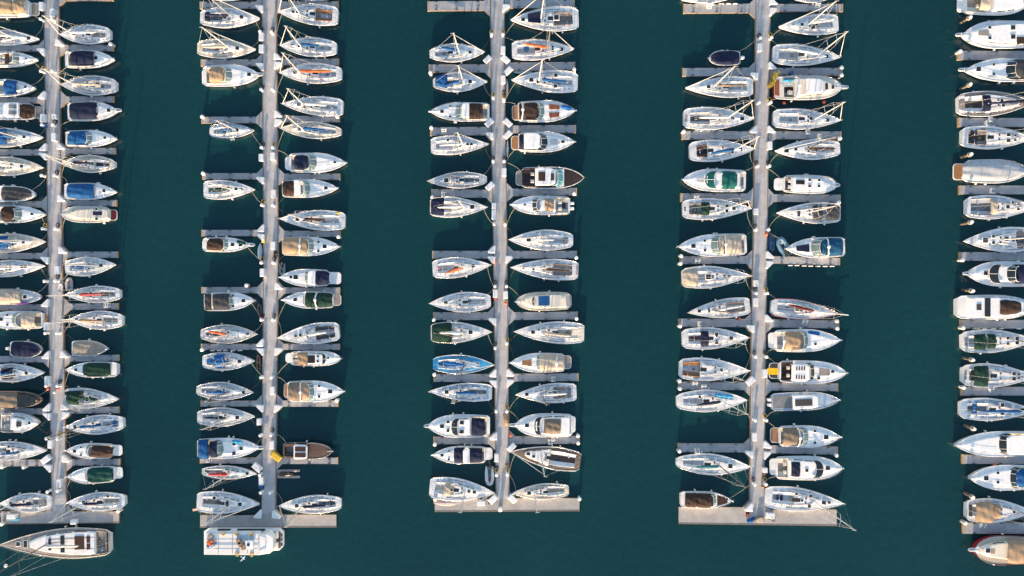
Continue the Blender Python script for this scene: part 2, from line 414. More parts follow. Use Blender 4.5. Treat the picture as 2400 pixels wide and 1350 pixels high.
class Boat:
    def __init__(b, motor, xs, ys, xb, yb, w, shape, fb, sp=None):
        b.motor = motor; b.fb = fb
        S = P(xs, ys, fb); T = P(xb, yb, fb)
        d = T - S; b.L = d.length; b.ang = math.atan2(d.y, d.x)
        b.dir = d.normalized(); b.S = S
        b.W = w * GS * (H - fb) / H / 2
        b.flip = 1 if d.x > 0 else -1
        if abs(d.x) < abs(d.y): b.flip = 1
        b.pr = prof(shape)
        b.px = (xs, xb); b.yc = (ys + yb) / 2
        c = (S + T) / 2
        b.root = empty("motorboat" if motor else "sailboat", (c.x, c.y, 0), b.ang)
        b.sp = b.U(sp, .5) if sp is not None else 0.0
    def U(b, px, z=None):
        z = b.fb if z is None else z
        p = P(px, b.yc, z)
        if abs(b.dir.x) < .3: return 0
        return (p.x - b.S.x) / b.dir.x / b.L
    def hw(b, u):
        tr, um, pa, p, q, cr = b.pr
        t0 = (u - b.sp) / (1 - b.sp)
        t0 = min(1, max(0, t0))
        if t0 < um:
            r = tr + (1 - tr) * math.sin(math.pi / 2 * t0 / um) ** pa
            if t0 < cr * 1.0:
                r *= .82 + .18 * math.sqrt(max(0, 1 - (1 - t0 / cr) ** 2))
        else:
            r = max(0, 1 - ((t0 - um) / (1 - um)) ** p) ** q
        return max(.02, r) * b.W
    def x(b, u): return (u - .5) * b.L
    def zd(b, u): return b.fb * (.93 + .2 * max(0, u) ** 2)
    def hull(b, hullm, stripe=None, rim=None):
        m = MB(); NU = 30
        us = [b.sp + (1 - b.sp) * (1 - (1 - i / NU) ** 1.35) for i in range(NU + 1)]
        lev = [(-.35, .62, .06), (.06, .84, .035), (.20, .87, .032), (.62, .95, .012), (1, 1.0, 0), (1.0, .985, 0)]
        rows = []
        for li, (zf, wf, rk) in enumerate(lev):
            row = []
            for u in us:
                z = b.zd(u)
                zz = -.35 if zf < 0 else (zf if zf < .3 else zf * z)
                if li == 5: zz = z + .05
                xx = b.x(u) - rk * b.L * ((u - b.sp) / (1 - b.sp)) ** 3
                row.append((xx, b.hw(u) * wf, zz))
            rows.append(row)
        inner = [(b.x(u) - .03, max(.01, b.hw(u) - .11), b.zd(u) + .05) for u in us]
        inner2 = [(b.x(u) - .03, max(.01, b.hw(u) - .12), b.zd(u) - .03) for u in us]
        rows += [inner, inner2]
        n = len(us)
        for sg in (1, -1):
            vs = [(p[0], p[1] * sg, p[2]) for r in rows for p in r]
            for k in range(len(rows) - 1):
                fs = []
                for i in range(n - 1):
                    q = (k * n + i, k * n + i + 1, (k + 1) * n + i + 1, (k + 1) * n + i)
                    fs.append(q if sg < 0 else q[::-1])
                m.add(vs, fs, 1 if k in (0, 1) else (2 if k in (4, 5, 6) else 0), True)
        tv = [];
        for r in rows[:6]: tv += [(r[0][0], r[0][1], r[0][2]), (r[0][0], -r[0][1], r[0][2])]
        m.add(tv, [(2 * k, 2 * k + 1, 2 * k + 3, 2 * k + 2) for k in range(5)], 0)
        return m.build("hull", [hullm, stripe or BOOT, rim or GEL], b.root)
    def deck(b, mats, ck=None):
        m = MB()
        us = [b.sp + (1 - b.sp) * i / 22 for i in range(23)]
        vs_ = [-1, -.86, -.3, 0, .3, .86, 1]
        if ck:
            us = sorted(set([u for u in us if abs(u - ck[0]) > .012 and abs(u - ck[1]) > .012] + [ck[0], ck[1]]))
            vs_ = [-1, -.86, -ck[2], -ck[2] * .5, 0, ck[2] * .5, ck[2], .86, 1]
        def pt(u, v):
            h = max(.01, b.hw(u) - .1)
            return (b.x(u) - .02, v * h, b.zd(u) - .01 + .05 * b.W * .5 * (1 - v * v))
        for i in range(len(us) - 1):
            for j in range(len(vs_) - 1):
                u0, u1, v0, v1 = us[i], us[i + 1], vs_[j], vs_[j + 1]
                if ck and u0 >= ck[0] - 1e-6 and u1 <= ck[1] + 1e-6 and v0 >= -ck[2] - 1e-6 and v1 <= ck[2] + 1e-6:
                    continue
                mi = 1 if (abs(v0) < .87 and abs(v1) < .87 and i % 4 != 3 and u1 < .93) else 0
                m.add([pt(u0, v0), pt(u1, v0), pt(u1, v1), pt(u0, v1)], [(0, 1, 2, 3)], mi)
        o = m.build("deck", mats, b.root)
        return o
    def tub(b, ck, floor, bench, depth=.55):
        m = MB(); n = 8
        def pt(u, v, dz):
            h = max(.05, b.hw(u) - .1)
            return (b.x(u) - .02, v * h, b.zd(u) - dz)
        w = ck[2]
        secs = [(-w, -.02), (-w, .16), (-w * .52, .18), (-w * .5, depth), (w * .5, depth), (w * .52, .18), (w, .16), (w, -.02)]
        us = [ck[0] + (ck[1] - ck[0]) * i / n for i in range(n + 1)]
        mi = [1, 1, 1, 0, 1, 1, 1]
        for i in range(n):
            for j in range(7):
                a, c = secs[j], secs[j + 1]
                m.add([pt(us[i], *a), pt(us[i + 1], *a), pt(us[i + 1], *c), pt(us[i], *c)], [(0, 1, 2, 3)], mi[j])
        for u, s in ((us[0], 1), (us[-1], -1)):
            m.add([pt(u, -w, -.02), pt(u, w, -.02), pt(u, w, depth), pt(u, -w, depth)], [(0, 1, 2, 3) if s > 0 else (3, 2, 1, 0)], 1)
        # coaming
        for sg in (-1, 1):
            pts = [pt(us[0] + (us[-1] - us[0]) * i / 6, sg * (w + .04), -.10) for i in range(7)]
            m.tube(pts, .09, 5, 1)
        return m.build("cockpit", [floor, bench], b.root)
    def ring(b, u0, u1, w0, w1, h, ins, n=9, zb=None, blunt=.75):
        x0, x1 = b.x(u0) + ins, b.x(u1) - ins * 1.6
        pos, neg = [], []
        for i in range(n + 1):
            t = i / n; u = u0 + (u1 - u0) * t
            y = (w0 + (w1 - w0) * t) * b.hw(u)
            if t > .75: y *= math.sqrt(max(.02, 1 - ((t - .75) / .25) ** 2 * blunt))
            if t < .08: y *= .93
            y = max(.04, y - ins)
            z = (b.zd(u) if zb is None else zb) + h
            xx = x0 + (x1 - x0) * t
            pos.append((xx, y, z)); neg.append((xx, -y, z))
        return pos, neg
    def slab(b, name, u0, u1, w0, w1, h0, h1, m, ins=.18, parent=None, zb=None, bl=.75, capm=None, under=False):
        mb = MB()
        hh = h1 - h0
        rs = [b.ring(u0, u1, w0, w1, h0, 0, zb=zb, blunt=bl), b.ring(u0, u1, w0, w1, h0 + hh * .78, ins * .6, zb=zb, blunt=bl), b.ring(u0, u1, w0, w1, h1, ins, zb=zb, blunt=bl)]
        full = [p + n[::-1] for p, n in rs]
        n = len(full[0])
        mb.rings(full[::-1] if False else full, 0, cap=False)
        p, q = rs[-1]
        vs = p + q
        k = len(p)
        mb.add(vs, [(i, k + i, k + i + 1, i + 1) for i in range(k - 1)], 1)
        if under:
            p, q = rs[0]
            mb.add(p + q, [(i, i + 1, k + i + 1, k + i) for i in range(k - 1)], 0)
        return mb.build(name, [m, capm or m], parent or b.root), rs
    def windows(b, rs, par, segs=((.12, .32), (.36, .56), (.60, .74)), m=None):
        for side in (0, 1):
            lo, hi = rs[0][side], rs[1][side]
            n = len(lo) - 1
            def at(t, f):
                i = min(n - 1, int(t * n)); r = t * n - i
                a = Vector(lo[i]).lerp(Vector(lo[i + 1]), r); c = Vector(hi[i]).lerp(Vector(hi[i + 1]), r)
                v = a.lerp(c, f); v.y += .012 if side == 0 else -.012; v.z += .006
                return v
            for t0, t1 in segs:
                mb = MB(); k = 3
                for j in range(k):
                    a, c = t0 + (t1 - t0) * j / k, t0 + (t1 - t0) * (j + 1) / k
                    q = [at(a, .35), at(c, .35), at(c, .88), at(a, .88)]
                    mb.add(q, [(0, 1, 2, 3) if side else (3, 2, 1, 0)], 0)
                mb.build("cabin_window", [m or GLASS], par)
    def cover(b, u0, u1, w, c, h, drop, name="canopy", zb=None, enddrop=.25, seams=2, par=None, w1=None, v0=0.0):
        mb = MB(); nx, ny = 14, 12
        z0 = b.zd((u0 + u1) / 2) if zb is None else zb
        rnd = random.Random(int(u0 * 1e5 + b.L * 100))
        ph = [rnd.uniform(0, 6) for _ in range(6)]
        vs = []
        bows = [0, .33, .67, 1] if seams >= 2 else [0, .5, 1]
        for i in range(nx + 1):
            t = i / nx; u = u0 + (u1 - u0) * t
            ww = (w if w1 is None else w + (w1 - w) * t) * b.hw(u)
            sag = min(abs(t - q) for q in bows) * 3
            for j in range(ny + 1):
                v = -1 + 2 * j / ny
                e = (abs(2 * t - 1)) ** 7
                y = v * ww * (1 - .06 * e * abs(v) ** 3)
                z = z0 + h - drop * abs(v) ** 4 - enddrop * e - .11 * min(1, sag) * (1 - v * v)
                z += ( .040 * math.sin(7 * v + ph[0] + 5 * t) + .030 * math.sin(17 * t + 4 * v + ph[1]) + .020 * math.sin(23 * v - 9 * t + ph[2]))
                vs.append((b.x(u), y + b.flip * v0 * b.hw(u), z))
        k = ny + 1
        mb.add(vs, [(i * k + j, (i + 1) * k + j, (i + 1) * k + j + 1, i * k + j + 1) for i in range(nx) for j in range(ny)], 0, True)
        # hem all round, so that the cloth has an edge
        for row in ([i * k for i in range(nx + 1)], [i * k + ny for i in range(nx + 1)], list(range(k)), [nx * k + j for j in range(k)]):
            mb.tube([vs[i] for i in row], .035, 5, 0)
        o = mb.build(name, [canvas(c)], par or b.root)
        fr = MB()
        for q in bows[1:-1] or [.5]:
            i = int(q * nx)
            fr.tube([(vs[i * k + j][0], vs[i * k + j][1], vs[i * k + j][2] + .015) for j in range(k)], .028, 5, 0)
        fr.build("canopy_bow", [canvas(c)], o)
        return o
    def shield(b, u0, u1, w, m, h=.85, slope=.72, mull=(-.62, -.22, .22, .62), zb=None, name="windshield"):
        mb = MB(); fr = MB(); N = 16
        lo, hi = [], []
        z0 = (b.zd((u0 + u1) / 2) if zb is None else zb) + .02
        wy = w * b.hw(u0)
        for i in range(N + 1):
            t = -1 + 2 * i / N
            a = t * math.pi / 2
            cx = abs(math.cos(a)) ** .7
            x = b.x(u0) + (b.x(u1) - b.x(u0)) * cx
            y = wy * (abs(math.sin(a)) ** .85) * (1 if t > 0 else -1)
            lo.append((x, y, z0))
            hi.append((x - slope * (b.x(u1) - b.x(u0)) * (.35 + .65 * cx) - .05, y * .88, z0 + h * (.75 + .25 * cx)))
        vs = lo + hi; k = N + 1
        mb.add(vs, [(i, k + i, k + i + 1, i + 1) for i in range(N)], 0, False)
        o = mb.build(name, [m], b.root)
        fr.tube(hi, .04, 5); fr.tube([(p[0], p[1], p[2] + .02) for p in lo], .03, 5)
        for t in mull:
            i = int(round((t + 1) / 2 * N))
            fr.tube([lo[i], (Vector(lo[i]) + Vector(hi[i])) / 2 + Vector((.02, 0, .03)), hi[i]], .032, 5)
        fr.build("windshield_frame", [GEL], o)
        return o
    def pad(b, u0, u1, v0, v1, m, h=.05, name="deck_panel", th=.05, zb=None):
        mb = MB(); n = 6
        up, dn = [], []
        f = b.flip
        for i in range(n + 1):
            u = u0 + (u1 - u0) * i / n
            z = (b.zd(u) if zb is None else zb) + h + .03
            hw = b.hw(u) * .9
            up.append((b.x(u), v0 * hw * f, z)); dn.append((b.x(u), v1 * hw * f, z))
        if (v1 - v0) * f > 0: up, dn = dn, up
        loop = up + dn[::-1]
        lower = [(p[0], p[1], p[2] - th - .06) for p in loop]
        k = n + 1
        mb.rings([lower, loop], 0, cap=False)
        mb.add(up + dn, [(i, k + i, k + i + 1, i + 1) for i in range(n)], 0)
        return mb.build(name, [m], b.root)
    def hatch(b, u, v, s=.55, h=.0, zb=None):
        o = link("hatch", HATCH, b.root)
        z = (b.zd(u) if zb is None else zb) + h
        o.location = (b.x(u), v * b.hw(u) * b.flip, z)
        o.scale = (s * 1.15, s * 1.15, 1)
        return o
    def rail(b, u0=.04, u1=1.0, h=.6, gap=True, r=.014):
        mb = MB(); N = 16
        for sg in (-1, 1):
            pts = []
            for i in range(N + 1):
                u = u0 + (u1 - u0) * i / N
                y = max(.05 if u < .999 else .0, b.hw(u) - .07)
                pts.append((b.x(u) + (.12 if i == N else 0), sg * y, b.zd(u) + h))
            mb.tube(pts, r, 4)
            if gap: mb.tube([(p[0], p[1], p[2] - h * .48) for p in pts], r * .8, 4)
            for i in range(0, N + 1, 2):
                p = pts[i]
                mb.tube([(p[0], p[1], b.zd(u0 + (u1 - u0) * i / N)), p], r, 4)
        return mb.build("guard_rail", [STEEL], b.root)
    def fenders(b, n=2):
        rnd = random.Random(int(b.L * 1000))
        for i in range(n):
            u = rnd.uniform(.2, .65); sg = rnd.choice((-1, 1))
            o = link("fender", FEND, b.root)
            o.location = (b.x(u), sg * (b.hw(u) + .13), b.zd(u) - .55)
HB = MB(); HB.box((0, 0, .03), (1.0, 1.0, .14), 1, bev=.06); HB.box((0, 0, .09), (.8, .8, .06), 0, bev=.02)
def shared(mb, name, mats):
    o = mb.build(name, mats); me = o.data; bpy.data.objects.remove(o); return me
HATCH = shared(HB, "hatch", [GLASS, GEL])
FB_ = MB(); FB_.tube([(0, 0, -.35), (0, 0, -.28), (0, 0, 0), (0, 0, .28), (0, 0, .36)], [.05, .15, .17, .15, .05], 8)
FEND = shared(FB_, "fender", [FENDER])
WB = MB(); WB.cyl((0, 0), .11, 0, .12, 8, r2=.085); WB.cyl((0, 0), .06, .12, .2, 8, r2=.07)
WINCH = shared(WB, "winch", [mat("dark winch metal", (.18, .18, .19), .3, .1, 2, metal=.7)])
TB = MB(); 
TB.tube([(0, .45 * math.cos(a), .45 * math.sin(a) + .55) for a in [i * math.pi / 8 for i in range(17)]], .03, 5)
TB.tube([(0, -.43, .55), (0, .43, .55)], .02, 4); TB.tube([(0, 0, .12), (0, 0, .98)], .02, 4)
WHEEL = shared(TB, "steering_wheel", [STEEL])

def parse(fs):
    d = {}
    for tok in fs.split():
        k, _, v = tok.partition('=')
        vals = []
        for q in v.split(','):
            try: vals.append(float(q))
            except ValueError: vals.append(q)
        d.setdefault(k, []).append(vals)
    return d

def sail(xs, ys, xb, yb, w, fs):
    d = parse(fs)
    g = lambda k, df: d[k][0][0] if k in d else df
    sh = g('st', 'w')
    b = Boat(False, xs, ys, xb, yb, w, sh, 1.12)
    L = b.L
    dk = g('dk', 'white'); hl = g('hull', 'white')
    rim = matkey(g('rim', 'white'))
    b.hull(matkey(hl), matkey(g('boot', 'navy')) if 'boot' in d else None, rim)
    ck = (b.U(d['ck'][0][0]), b.U(d['ck'][0][1]), d['ck'][0][2]) if 'ck' in d else (.09, .37, .50)
    if ck[0] > ck[1]: ck = (ck[1], ck[0], ck[2])
    ns = {'white': NONSKID, 'cream': mat("cream non skid", (.62, .54, .43), .7, .1, 5)}.get(dk, matkey(dk))
    b.deck([matkey(dk) if dk in ('cream', 'sky', 'gteak', 'teak', 'dteak', 'mteak', 'ltgrey') else GEL, ns], ck)
    b.tub(ck, matkey(g('cf', 'ltgrey')), matkey(g('cb', 'white')))
    cw = g('cw', .60)
    cu1 = b.U(d['cab'][0][0]) if 'cab' in d else .80
    cab, rs = b.slab("cabin", ck[1] + .005, cu1, cw, g('cw1', cw * .45), -.05, .50, GEL, ins=.24, capm=paint('cabintop'))
    b.windows(rs, cab)
    mu = b.U(d['m'][0][0], 1.6) if 'm' in d else .60
    zc = b.zd(mu) + .50
    # companionway hatch and deck hatches
    if 'nohat' not in d:
        b.pad(ck[1] - .003, ck[1] + .085, -.17, .17, GLASS, .48, "companion_hatch")
        if 'hat' not in d:
            b.hatch(cu1 + .03, 0, .62, .04)
        for v in (-.2, .2): b.hatch(.5, v, .36, .48)
    for h in d.get('hat', []):
        u = b.U(h[0], 1.5)
        b.hatch(u, h[1] if len(h) > 1 else 0, h[2] if len(h) > 2 else .62, .48 if u < cu1 - .05 else .05)
    # mast
    mh = g('mh', 1.26) * L
    rake = g('rk', .03)
    md = ALUD if g('mast', 'w') == 'd' else ALU
    def mp(f): return Vector((b.x(mu) - rake * mh * f, 0, zc + (mh - zc) * f))
    if g('mast', 'w') != 'no':
        m = MB(); m.tube([mp(0), mp(.5), mp(1)], [.115, .105, .075], 8); m.box(mp(1) + Vector((-.15, 0, .06)), (.7, .06, .05)); m.tube([mp(1), mp(1) + Vector((0, 0, .7))], .012, 4)
        mast = m.build("mast", [md], b.root)
        for f, ln in ((.38, 1.0), (.68, .78)):
            for sg in (-1, 1):
                s = MB(); p = mp(f); s.tube([p, p + Vector((-.35 * ln, sg * ln * b.W * .62, .06))], [.05, .03], 5); s.build("spreader", [md], mast)
        rg = MB()
        for sg in (-1, 1):
            cp = Vector((b.x(mu) - .2, sg * b.hw(mu) * .86, b.zd(mu)))
            p1 = mp(.38) + Vector((-.35, sg * b.W * .62, 0)); p2 = mp(.68) + Vector((-.27, sg * b.W * .48, 0))
            rg.tube([cp, p1, p2, mp(.96)], .015, 4)
            rg.tube([cp + Vector((.35, 0, 0)), mp(.38)], .012, 4)
        rg.tube([mp(1), (b.x(.01), 0, b.zd(0))], .016, 4)
        rg.build("rigging", [ALU], mast)
        jc = g('jib', 'white')
        fs0 = Vector((b.x(.985), 0, b.zd(1) + .15)); fs1 = mp(.94)
        j = MB()
        if jc == 'none':
            j.tube([fs0, fs1], .02, 4); j.build("forestay", [STEEL], b.root)
        else:
            j.tube([fs0, fs0.lerp(fs1, .06), fs0.lerp(fs1, .25), fs0.lerp(fs1, .7), fs0.lerp(fs1, .93), fs1], [.03, .065, .07, .055, .03, .02], 7)
            j.build("furled_jib", [SAILCL if jc == 'white' else canvas(jc)], b.root)
        # boom and sail cover
        if g('c', 'white') != 'none':
            beu = b.U(d['be'][0][0], 2.4) if 'be' in d else ck[0] + .13
            bev = (d['be'][0][1] if 'be' in d and len(d['be'][0]) > 1 else random.Random(int(L * 999)).uniform(-.12, .12)) * b.flip
            z0 = zc + .75
            p0 = Vector((b.x(mu) - .15, 0, z0)); p1 = Vector((b.x(beu), bev * b.W, z0 + .05))
            bm = MB(); bm.tube([p0, p1], .07, 6); bo = bm.build("boom", [md], b.root)
            cc = g('c', 'white')
            sc = MB(); N = 12; pts = []; rr = []
            rnd = random.Random(int(L * 333))
            for i in range(N + 1):
                t = i / N
                p = p0.lerp(p1, .02 + t * .96) + Vector((0, rnd.uniform(-.035, .035), .12 + .12 * (1 - t)))
                pts.append(p); rr.append((.31 - .13 * t) * (1 + rnd.uniform(-.14, .14)) if 0 < i < N else .07)
            sc.tube(pts, rr, 8)
            sc.build("sail_cover" if cc != 'white' else "furled_mainsail", [SAILCL if cc == 'white' else canvas(cc)], bo)
    for bm in d.get('bim', []):
        u0, u1 = sorted((b.U(bm[0], 2.6), b.U(bm[1], 2.6)))
        b.cover(u0, u1, bm[2], bm[3], 1.55, .28, "bimini")
        fr = MB()
        for u in (u0 + .01, u1 - .01):
            for sg in (-1, 1): fr.tube([(b.x((u0 + u1) / 2), sg * b.hw((u0 + u1) / 2) * .85, b.zd(0)), (b.x(u), sg * b.hw(u) * bm[2] * .97, b.zd(0) + 1.25)], .02, 4)
        fr.build("bimini_frame", [STEEL], b.root)
    for bm in d.get('dod', []):
        u0, u1 = sorted((b.U(bm[0], 2.0), b.U(bm[1], 2.0)))
        b.cover(u0, u1, bm[2], bm[3], .98, .40, "dodger", enddrop=.4)
    for q in d.get('pad', []):
        u0, u1 = sorted((b.U(q[0], 1.3), b.U(q[1], 1.3)))
        b.pad(u0, u1, q[2], q[3], canvas(q[4]) if q[4] in CLR else matkey(q[4]), q[5] if len(q) > 5 else .06, q[6] if len(q) > 6 else "deck_panel")
    for q in d.get('roll', []):
        u0, u1 = sorted((b.U(q[0], 1.5), b.U(q[1], 1.5)))
        t = MB(); r = q[3]
        t.tube([(b.x(u0 + (u1 - u0) * i / 6), q[2] * b.flip * b.hw(u0 + (u1 - u0) * i / 6), b.zd(u0) + r + .03) for i in range(7)], [r * .7, r, r * 1.05, r, r * 1.05, r, r * .6], 8)
        t.build("rolled_dinghy", [canvas(q[4])], b.root)
    # wheel(s), winches, track
    nw = int(g('wh', 1))
    for v in ((0,) if nw == 1 else (-.24, .24) if nw == 2 else ()):
        o = link("steering_wheel", WHEEL, b.root); u = ck[0] + (ck[1] - ck[0]) * .28
        o.location = (b.x(u), v * 2 * b.W * .8, b.zd(u) - .5)
    for u in (ck[0] + .12, ck[1] - .03):
        for sg in (-1, 1):
            o = link("winch", WINCH, b.root); o.location = (b.x(u), sg * (b.hw(u) * (ck[2] + .07)), b.zd(u) + .08)
    tk = MB(); u = ck[1] + .09
    tk.box((b.x(u), 0, b.zd(u) + .46), (.1, b.hw(u) * 1.0, .06))
    for v in (-.3, -.16, .16, .3): tk.tube([(b.x(mu) - .2, v * .5, zc + .03), (b.x(ck[1] + .1), v * b.W, b.zd(ck[1]) + .45)], .018, 4)
    tk.build("control_lines", [mat("dark rope", (.06, .06, .07), .8, .3, 5)], b.root)
    if g('st', 'w') == 'm':
        b.pad(.012, max(.03, ck[0] - .015), -.5, .5, matkey(g('sp', 'ltgrey')), .0, "stern_step")
    for sg in (-1, 1):
        gt = MB()
        pts = [(b.x(u), sg * (b.hw(u) * .80), b.zd(u) + .05) for u in (ck[1] - .1, ck[1] + .02, ck[1] + .12, ck[1] + .2)]
        gt.tube(pts, .045, 4)
        gt.build("genoa_track", [TRACK], b.root)
        gt = MB()
        for u in (ck[0] + .04, ck[1] - .06): gt.cyl((b.x(u) , sg * b.hw(u) * (ck[2] + .1)), .10, b.zd(u), b.zd(u) + .14, 7)
        gt.tube([(b.x(ck[1] - .02), sg * b.hw(ck[1]) * .42, b.zd(ck[1]) + .50), (b.x(mu - .03), sg * b.hw(mu) * .30, b.zd(mu) + .54)], .03, 4)
        gt.build("handrail", [TEAK], b.root)
    cl = MB(); rnd = random.Random(int(L * 77))
    u = ck[0] + (ck[1] - ck[0]) * rnd.uniform(.45, .9); cx, cy = b.x(u), rnd.uniform(-.15, .15) * b.W
    cl.tube([(cx + .28 * math.cos(t * .7) * (1 - t * .02), cy + .22 * math.sin(t * .7), b.zd(u) - .5 + t * .012) for t in range(24)], .03, 4)
    cl.build("rope_coil", [rnd.choice((TRACK, ROPE, canvas('blue'), canvas('taupe')))], b.root)
    b.rail()
    b.fenders(int(g('fen', 2)))
    if 'spr' in d:
        t = MB(); t.tube([(b.x(.95), 0, b.zd(1) + .08), (b.x(b.U(d['spr'][0][0])), 0, b.zd(1) + .25)], .09, 6); t.build("bowsprit", [ALU], b.root)
    for q in d.get('ob', []):
        outboard(b, q[0] * b.flip * b.W, -.1)
    return b

def outboard(b, y, dx=0.0, sc=1.0, col='white'):
    m = MB(); x = b.x(0) + dx
    m.rings([[(x + p * sc, y + q * sc, z) for p, q in ((-.75, -.16), (-.6, -.27), (-.1, -.27), (.0, -.2), (.0, .2), (-.1, .27), (-.6, .27), (-.75, .16))] for z in (.5, 1.05)] +
            [[(x - .35 * sc + (p + .35) * .75 * sc, y + q * .7 * sc, 1.2) for p, q in ((-.75, -.16), (-.6, -.27), (-.1, -.27), (.0, -.2), (.0, .2), (-.1, .27), (-.6, .27), (-.75, .16))]], 0)
    m.box((x - .3 * sc, y, .1), (.25, .16, .9), 1)
    return m.build("outboard_motor", [paint(col), RUBBER], b.root)

def motor(xs, ys, xb, yb, w, fs):
    d = parse(fs)
    g = lambda k, df: d[k][0][0] if k in d else df
    sh = g('st', 'e')
    b = Boat(True, xs, ys, xb, yb, w, sh, g('fb', 1.35), g('sp', None))
    L = b.L
    dk = g('dk', 'white')
    b.hull(matkey(g('hull', 'white')), None, matkey(g('rim', 'white')))
    ck = None
    if 'ck' in d:
        u0, u1 = sorted((b.U(d['ck'][0][0]), b.U(d['ck'][0][1])))
        ck = (max(b.sp + .02, u0), u1, d['ck'][0][2])
    elif 'nock' not in d:
        ck = (b.sp + .05, .46, .74)
    plain = dk != 'white'
    b.deck([matkey(dk) if plain else GEL, matkey(dk) if plain else mat("motorboat deck", (.72, .72, .71), .5, .06, 3)], ck)
    if ck:
        b.tub(ck, matkey(g('cf', 'ltgrey')), matkey(g('cb', 'cream')), .7)
    if b.sp > 0:
        m = MB(); hw = b.hw(b.sp) * .93; x0, x1 = b.x(0), b.x(b.sp) + .05
        k = min(.5, (x1 - x0) * .6)
        lp = [(x0 + k, -hw), (x1, -hw), (x1, hw), (x0 + k, hw), (x0 + k * .3, hw - k * .35), (x0, hw - k), (x0, -hw + k), (x0 + k * .3, -hw + k * .35)]
        cxm = (x0 + x1) / 2
        m.rings([[(x, y, .28) for x, y in lp], [(x, y, .46) for x, y in lp]], 0)
        m.rings([[(cxm + (x - cxm) * .86, y * .93, .455) for x, y in lp], [(cxm + (x - cxm) * .86, y * .93, .475) for x, y in lp]], 1)
        m.build("swim_platform", [GEL, matkey(g('spc', 'white'))], b.root)
    # low coach roof on the foredeck
    if 'noroof' not in d:
        u0 = ck[1] + .02 if ck else .45
        c = d['roof'][0] if 'roof' in d else None
        if c: u0, u1 = sorted((b.U(c[0]), b.U(c[1])))
        else: u1 = .90
        b.slab("foredeck_roof", u0, u1, .70, .40, -.05, .24, paint(dk) if dk in CLR else GEL, ins=.22)
    for q in d.get('cab', []):
        u0, u1 = sorted((b.U(q[0], 2), b.U(q[1], 2)))
        hgt = q[4] if len(q) > 4 else 1.1
        o, rs = b.slab("cabin", u0, u1, q[2], q[3], -.05, hgt, matkey(q[5]) if len(q) > 5 else GEL, ins=.30, bl=.45)
        b.windows(rs, o, ((.08, .45), (.5, .8)))
    for q in d.get('ht', []):        # hard top or flybridge roof
        hgt = q[4] if len(q) > 4 else 1.75
        u0, u1 = sorted((b.U(q[0], b.fb + hgt), b.U(q[1], b.fb + hgt)))
        zb = b.zd(.45)
        o, rs = b.slab("hardtop", u0, u1, q[2], q[2] * .92, hgt, hgt + .16, matkey(q[3]) if len(q) > 3 else GEL, ins=.12, zb=zb, bl=.45, under=True)
        lg = MB()
        for u in (u0 + .02, u1 - .03):
            for sg in (-1, 1): lg.tube([(b.x(u), sg * b.hw(u) * q[2] * .95, b.zd(u)), (b.x(u) - .1, sg * b.hw(u) * q[2] * .85, zb + hgt + .02)], .045, 5)
        lg.build("hardtop_post", [GEL], o)
    for q in d.get('cov', []):
        hgt = q[4] if len(q) > 4 else 1.15
        drop = q[5] if len(q) > 5 else .62
        u0, u1 = sorted((b.U(q[0], b.fb + hgt), b.U(q[1], b.fb + hgt)))
        b.cover(u0, u1, q[2], q[3], hgt, drop, enddrop=.3)
    for q in d.get('full', []):      # whole-boat cover
        u0, u1 = sorted((b.U(q[0], b.fb + .3), b.U(q[1], b.fb + .3)))
        b.cover(u0, u1, q[2], q[3], q[4] if len(q) > 4 else .55, .45, "boat_cover", enddrop=.3)
    for q in d.get('ws', []):
        col = q[3] if len(q) > 3 else 'glasst'
        hgt = q[4] if len(q) > 4 else 0
        b.shield(b.U(q[0], b.fb + .5 + hgt), b.U(q[1], b.fb + .2 + hgt), q[2], matkey(col), zb=(b.zd(.5) + hgt) if hgt else None)
    for q in d.get('band', []):      # raked window band across a cabin roof
        hgt = q[4] if len(q) > 4 else 1.0
        u0, u1 = b.U(q[0], b.fb + hgt), b.U(q[1], b.fb + hgt)
        b.shield(u0, u1, q[2], matkey(q[3]), h=.28, slope=.85, zb=b.zd(.5) + hgt + .06, mull=(0,), name="front_window")
    for q in d.get('arch', []):
        u = b.U(q[0], b.fb + 1.6); ww = q[1] if len(q) > 1 else .85
        m = MB(); pts = []
        for i in range(11):
            a = math.pi * i / 10
            pts.append((b.x(u) + .25 * math.sin(a) - .3, -math.cos(a) * ww * b.hw(u), b.zd(u) + 1.75 * abs(math.sin(a)) ** .5))
        m.tube(pts, .13, 6); o = m.build("radar_arch", [GEL], b.root)
        m = MB(); m.cyl((b.x(u) - .05, 0), .3, b.zd(u) + 1.86, b.zd(u) + 2.05, 10, bev=.06); m.build("radar_dome", [GEL], o)
    if 'hat' in d:
        for h in d['hat']:
            b.hatch(b.U(h[0], b.fb + .3), h[1] if len(h) > 1 else 0, h[2] if len(h) > 2 else .55, h[3] if len(h) > 3 else .21)
    elif 'nohat' not in d:
        b.hatch(.78, 0, .55, .22)
    for q in d.get('pad', []):
        h = q[5] if len(q) > 5 else .2
        u0, u1 = sorted((b.U(q[0], b.fb + h), b.U(q[1], b.fb + h)))
        b.pad(u0, u1, q[2], q[3], canvas(q[4]) if q[4] in CLR else matkey(q[4]), h, q[6] if len(q) > 6 else "deck_panel")
    for q in d.get('roll', []):
        u0, u1 = sorted((b.U(q[0], 1.5), b.U(q[1], 1.5)))
        t = MB(); r = q[3]
        t.tube([(b.x(u0 + (u1 - u0) * i / 6), q[2] * b.flip * b.hw(u0 + (u1 - u0) * i / 6), b.zd(u0) + r + .03) for i in range(7)], [r * .7, r, r * 1.05, r, r * 1.05, r, r * .6], 8)
        t.build("rolled_tarpaulin", [canvas(q[4])], b.root)
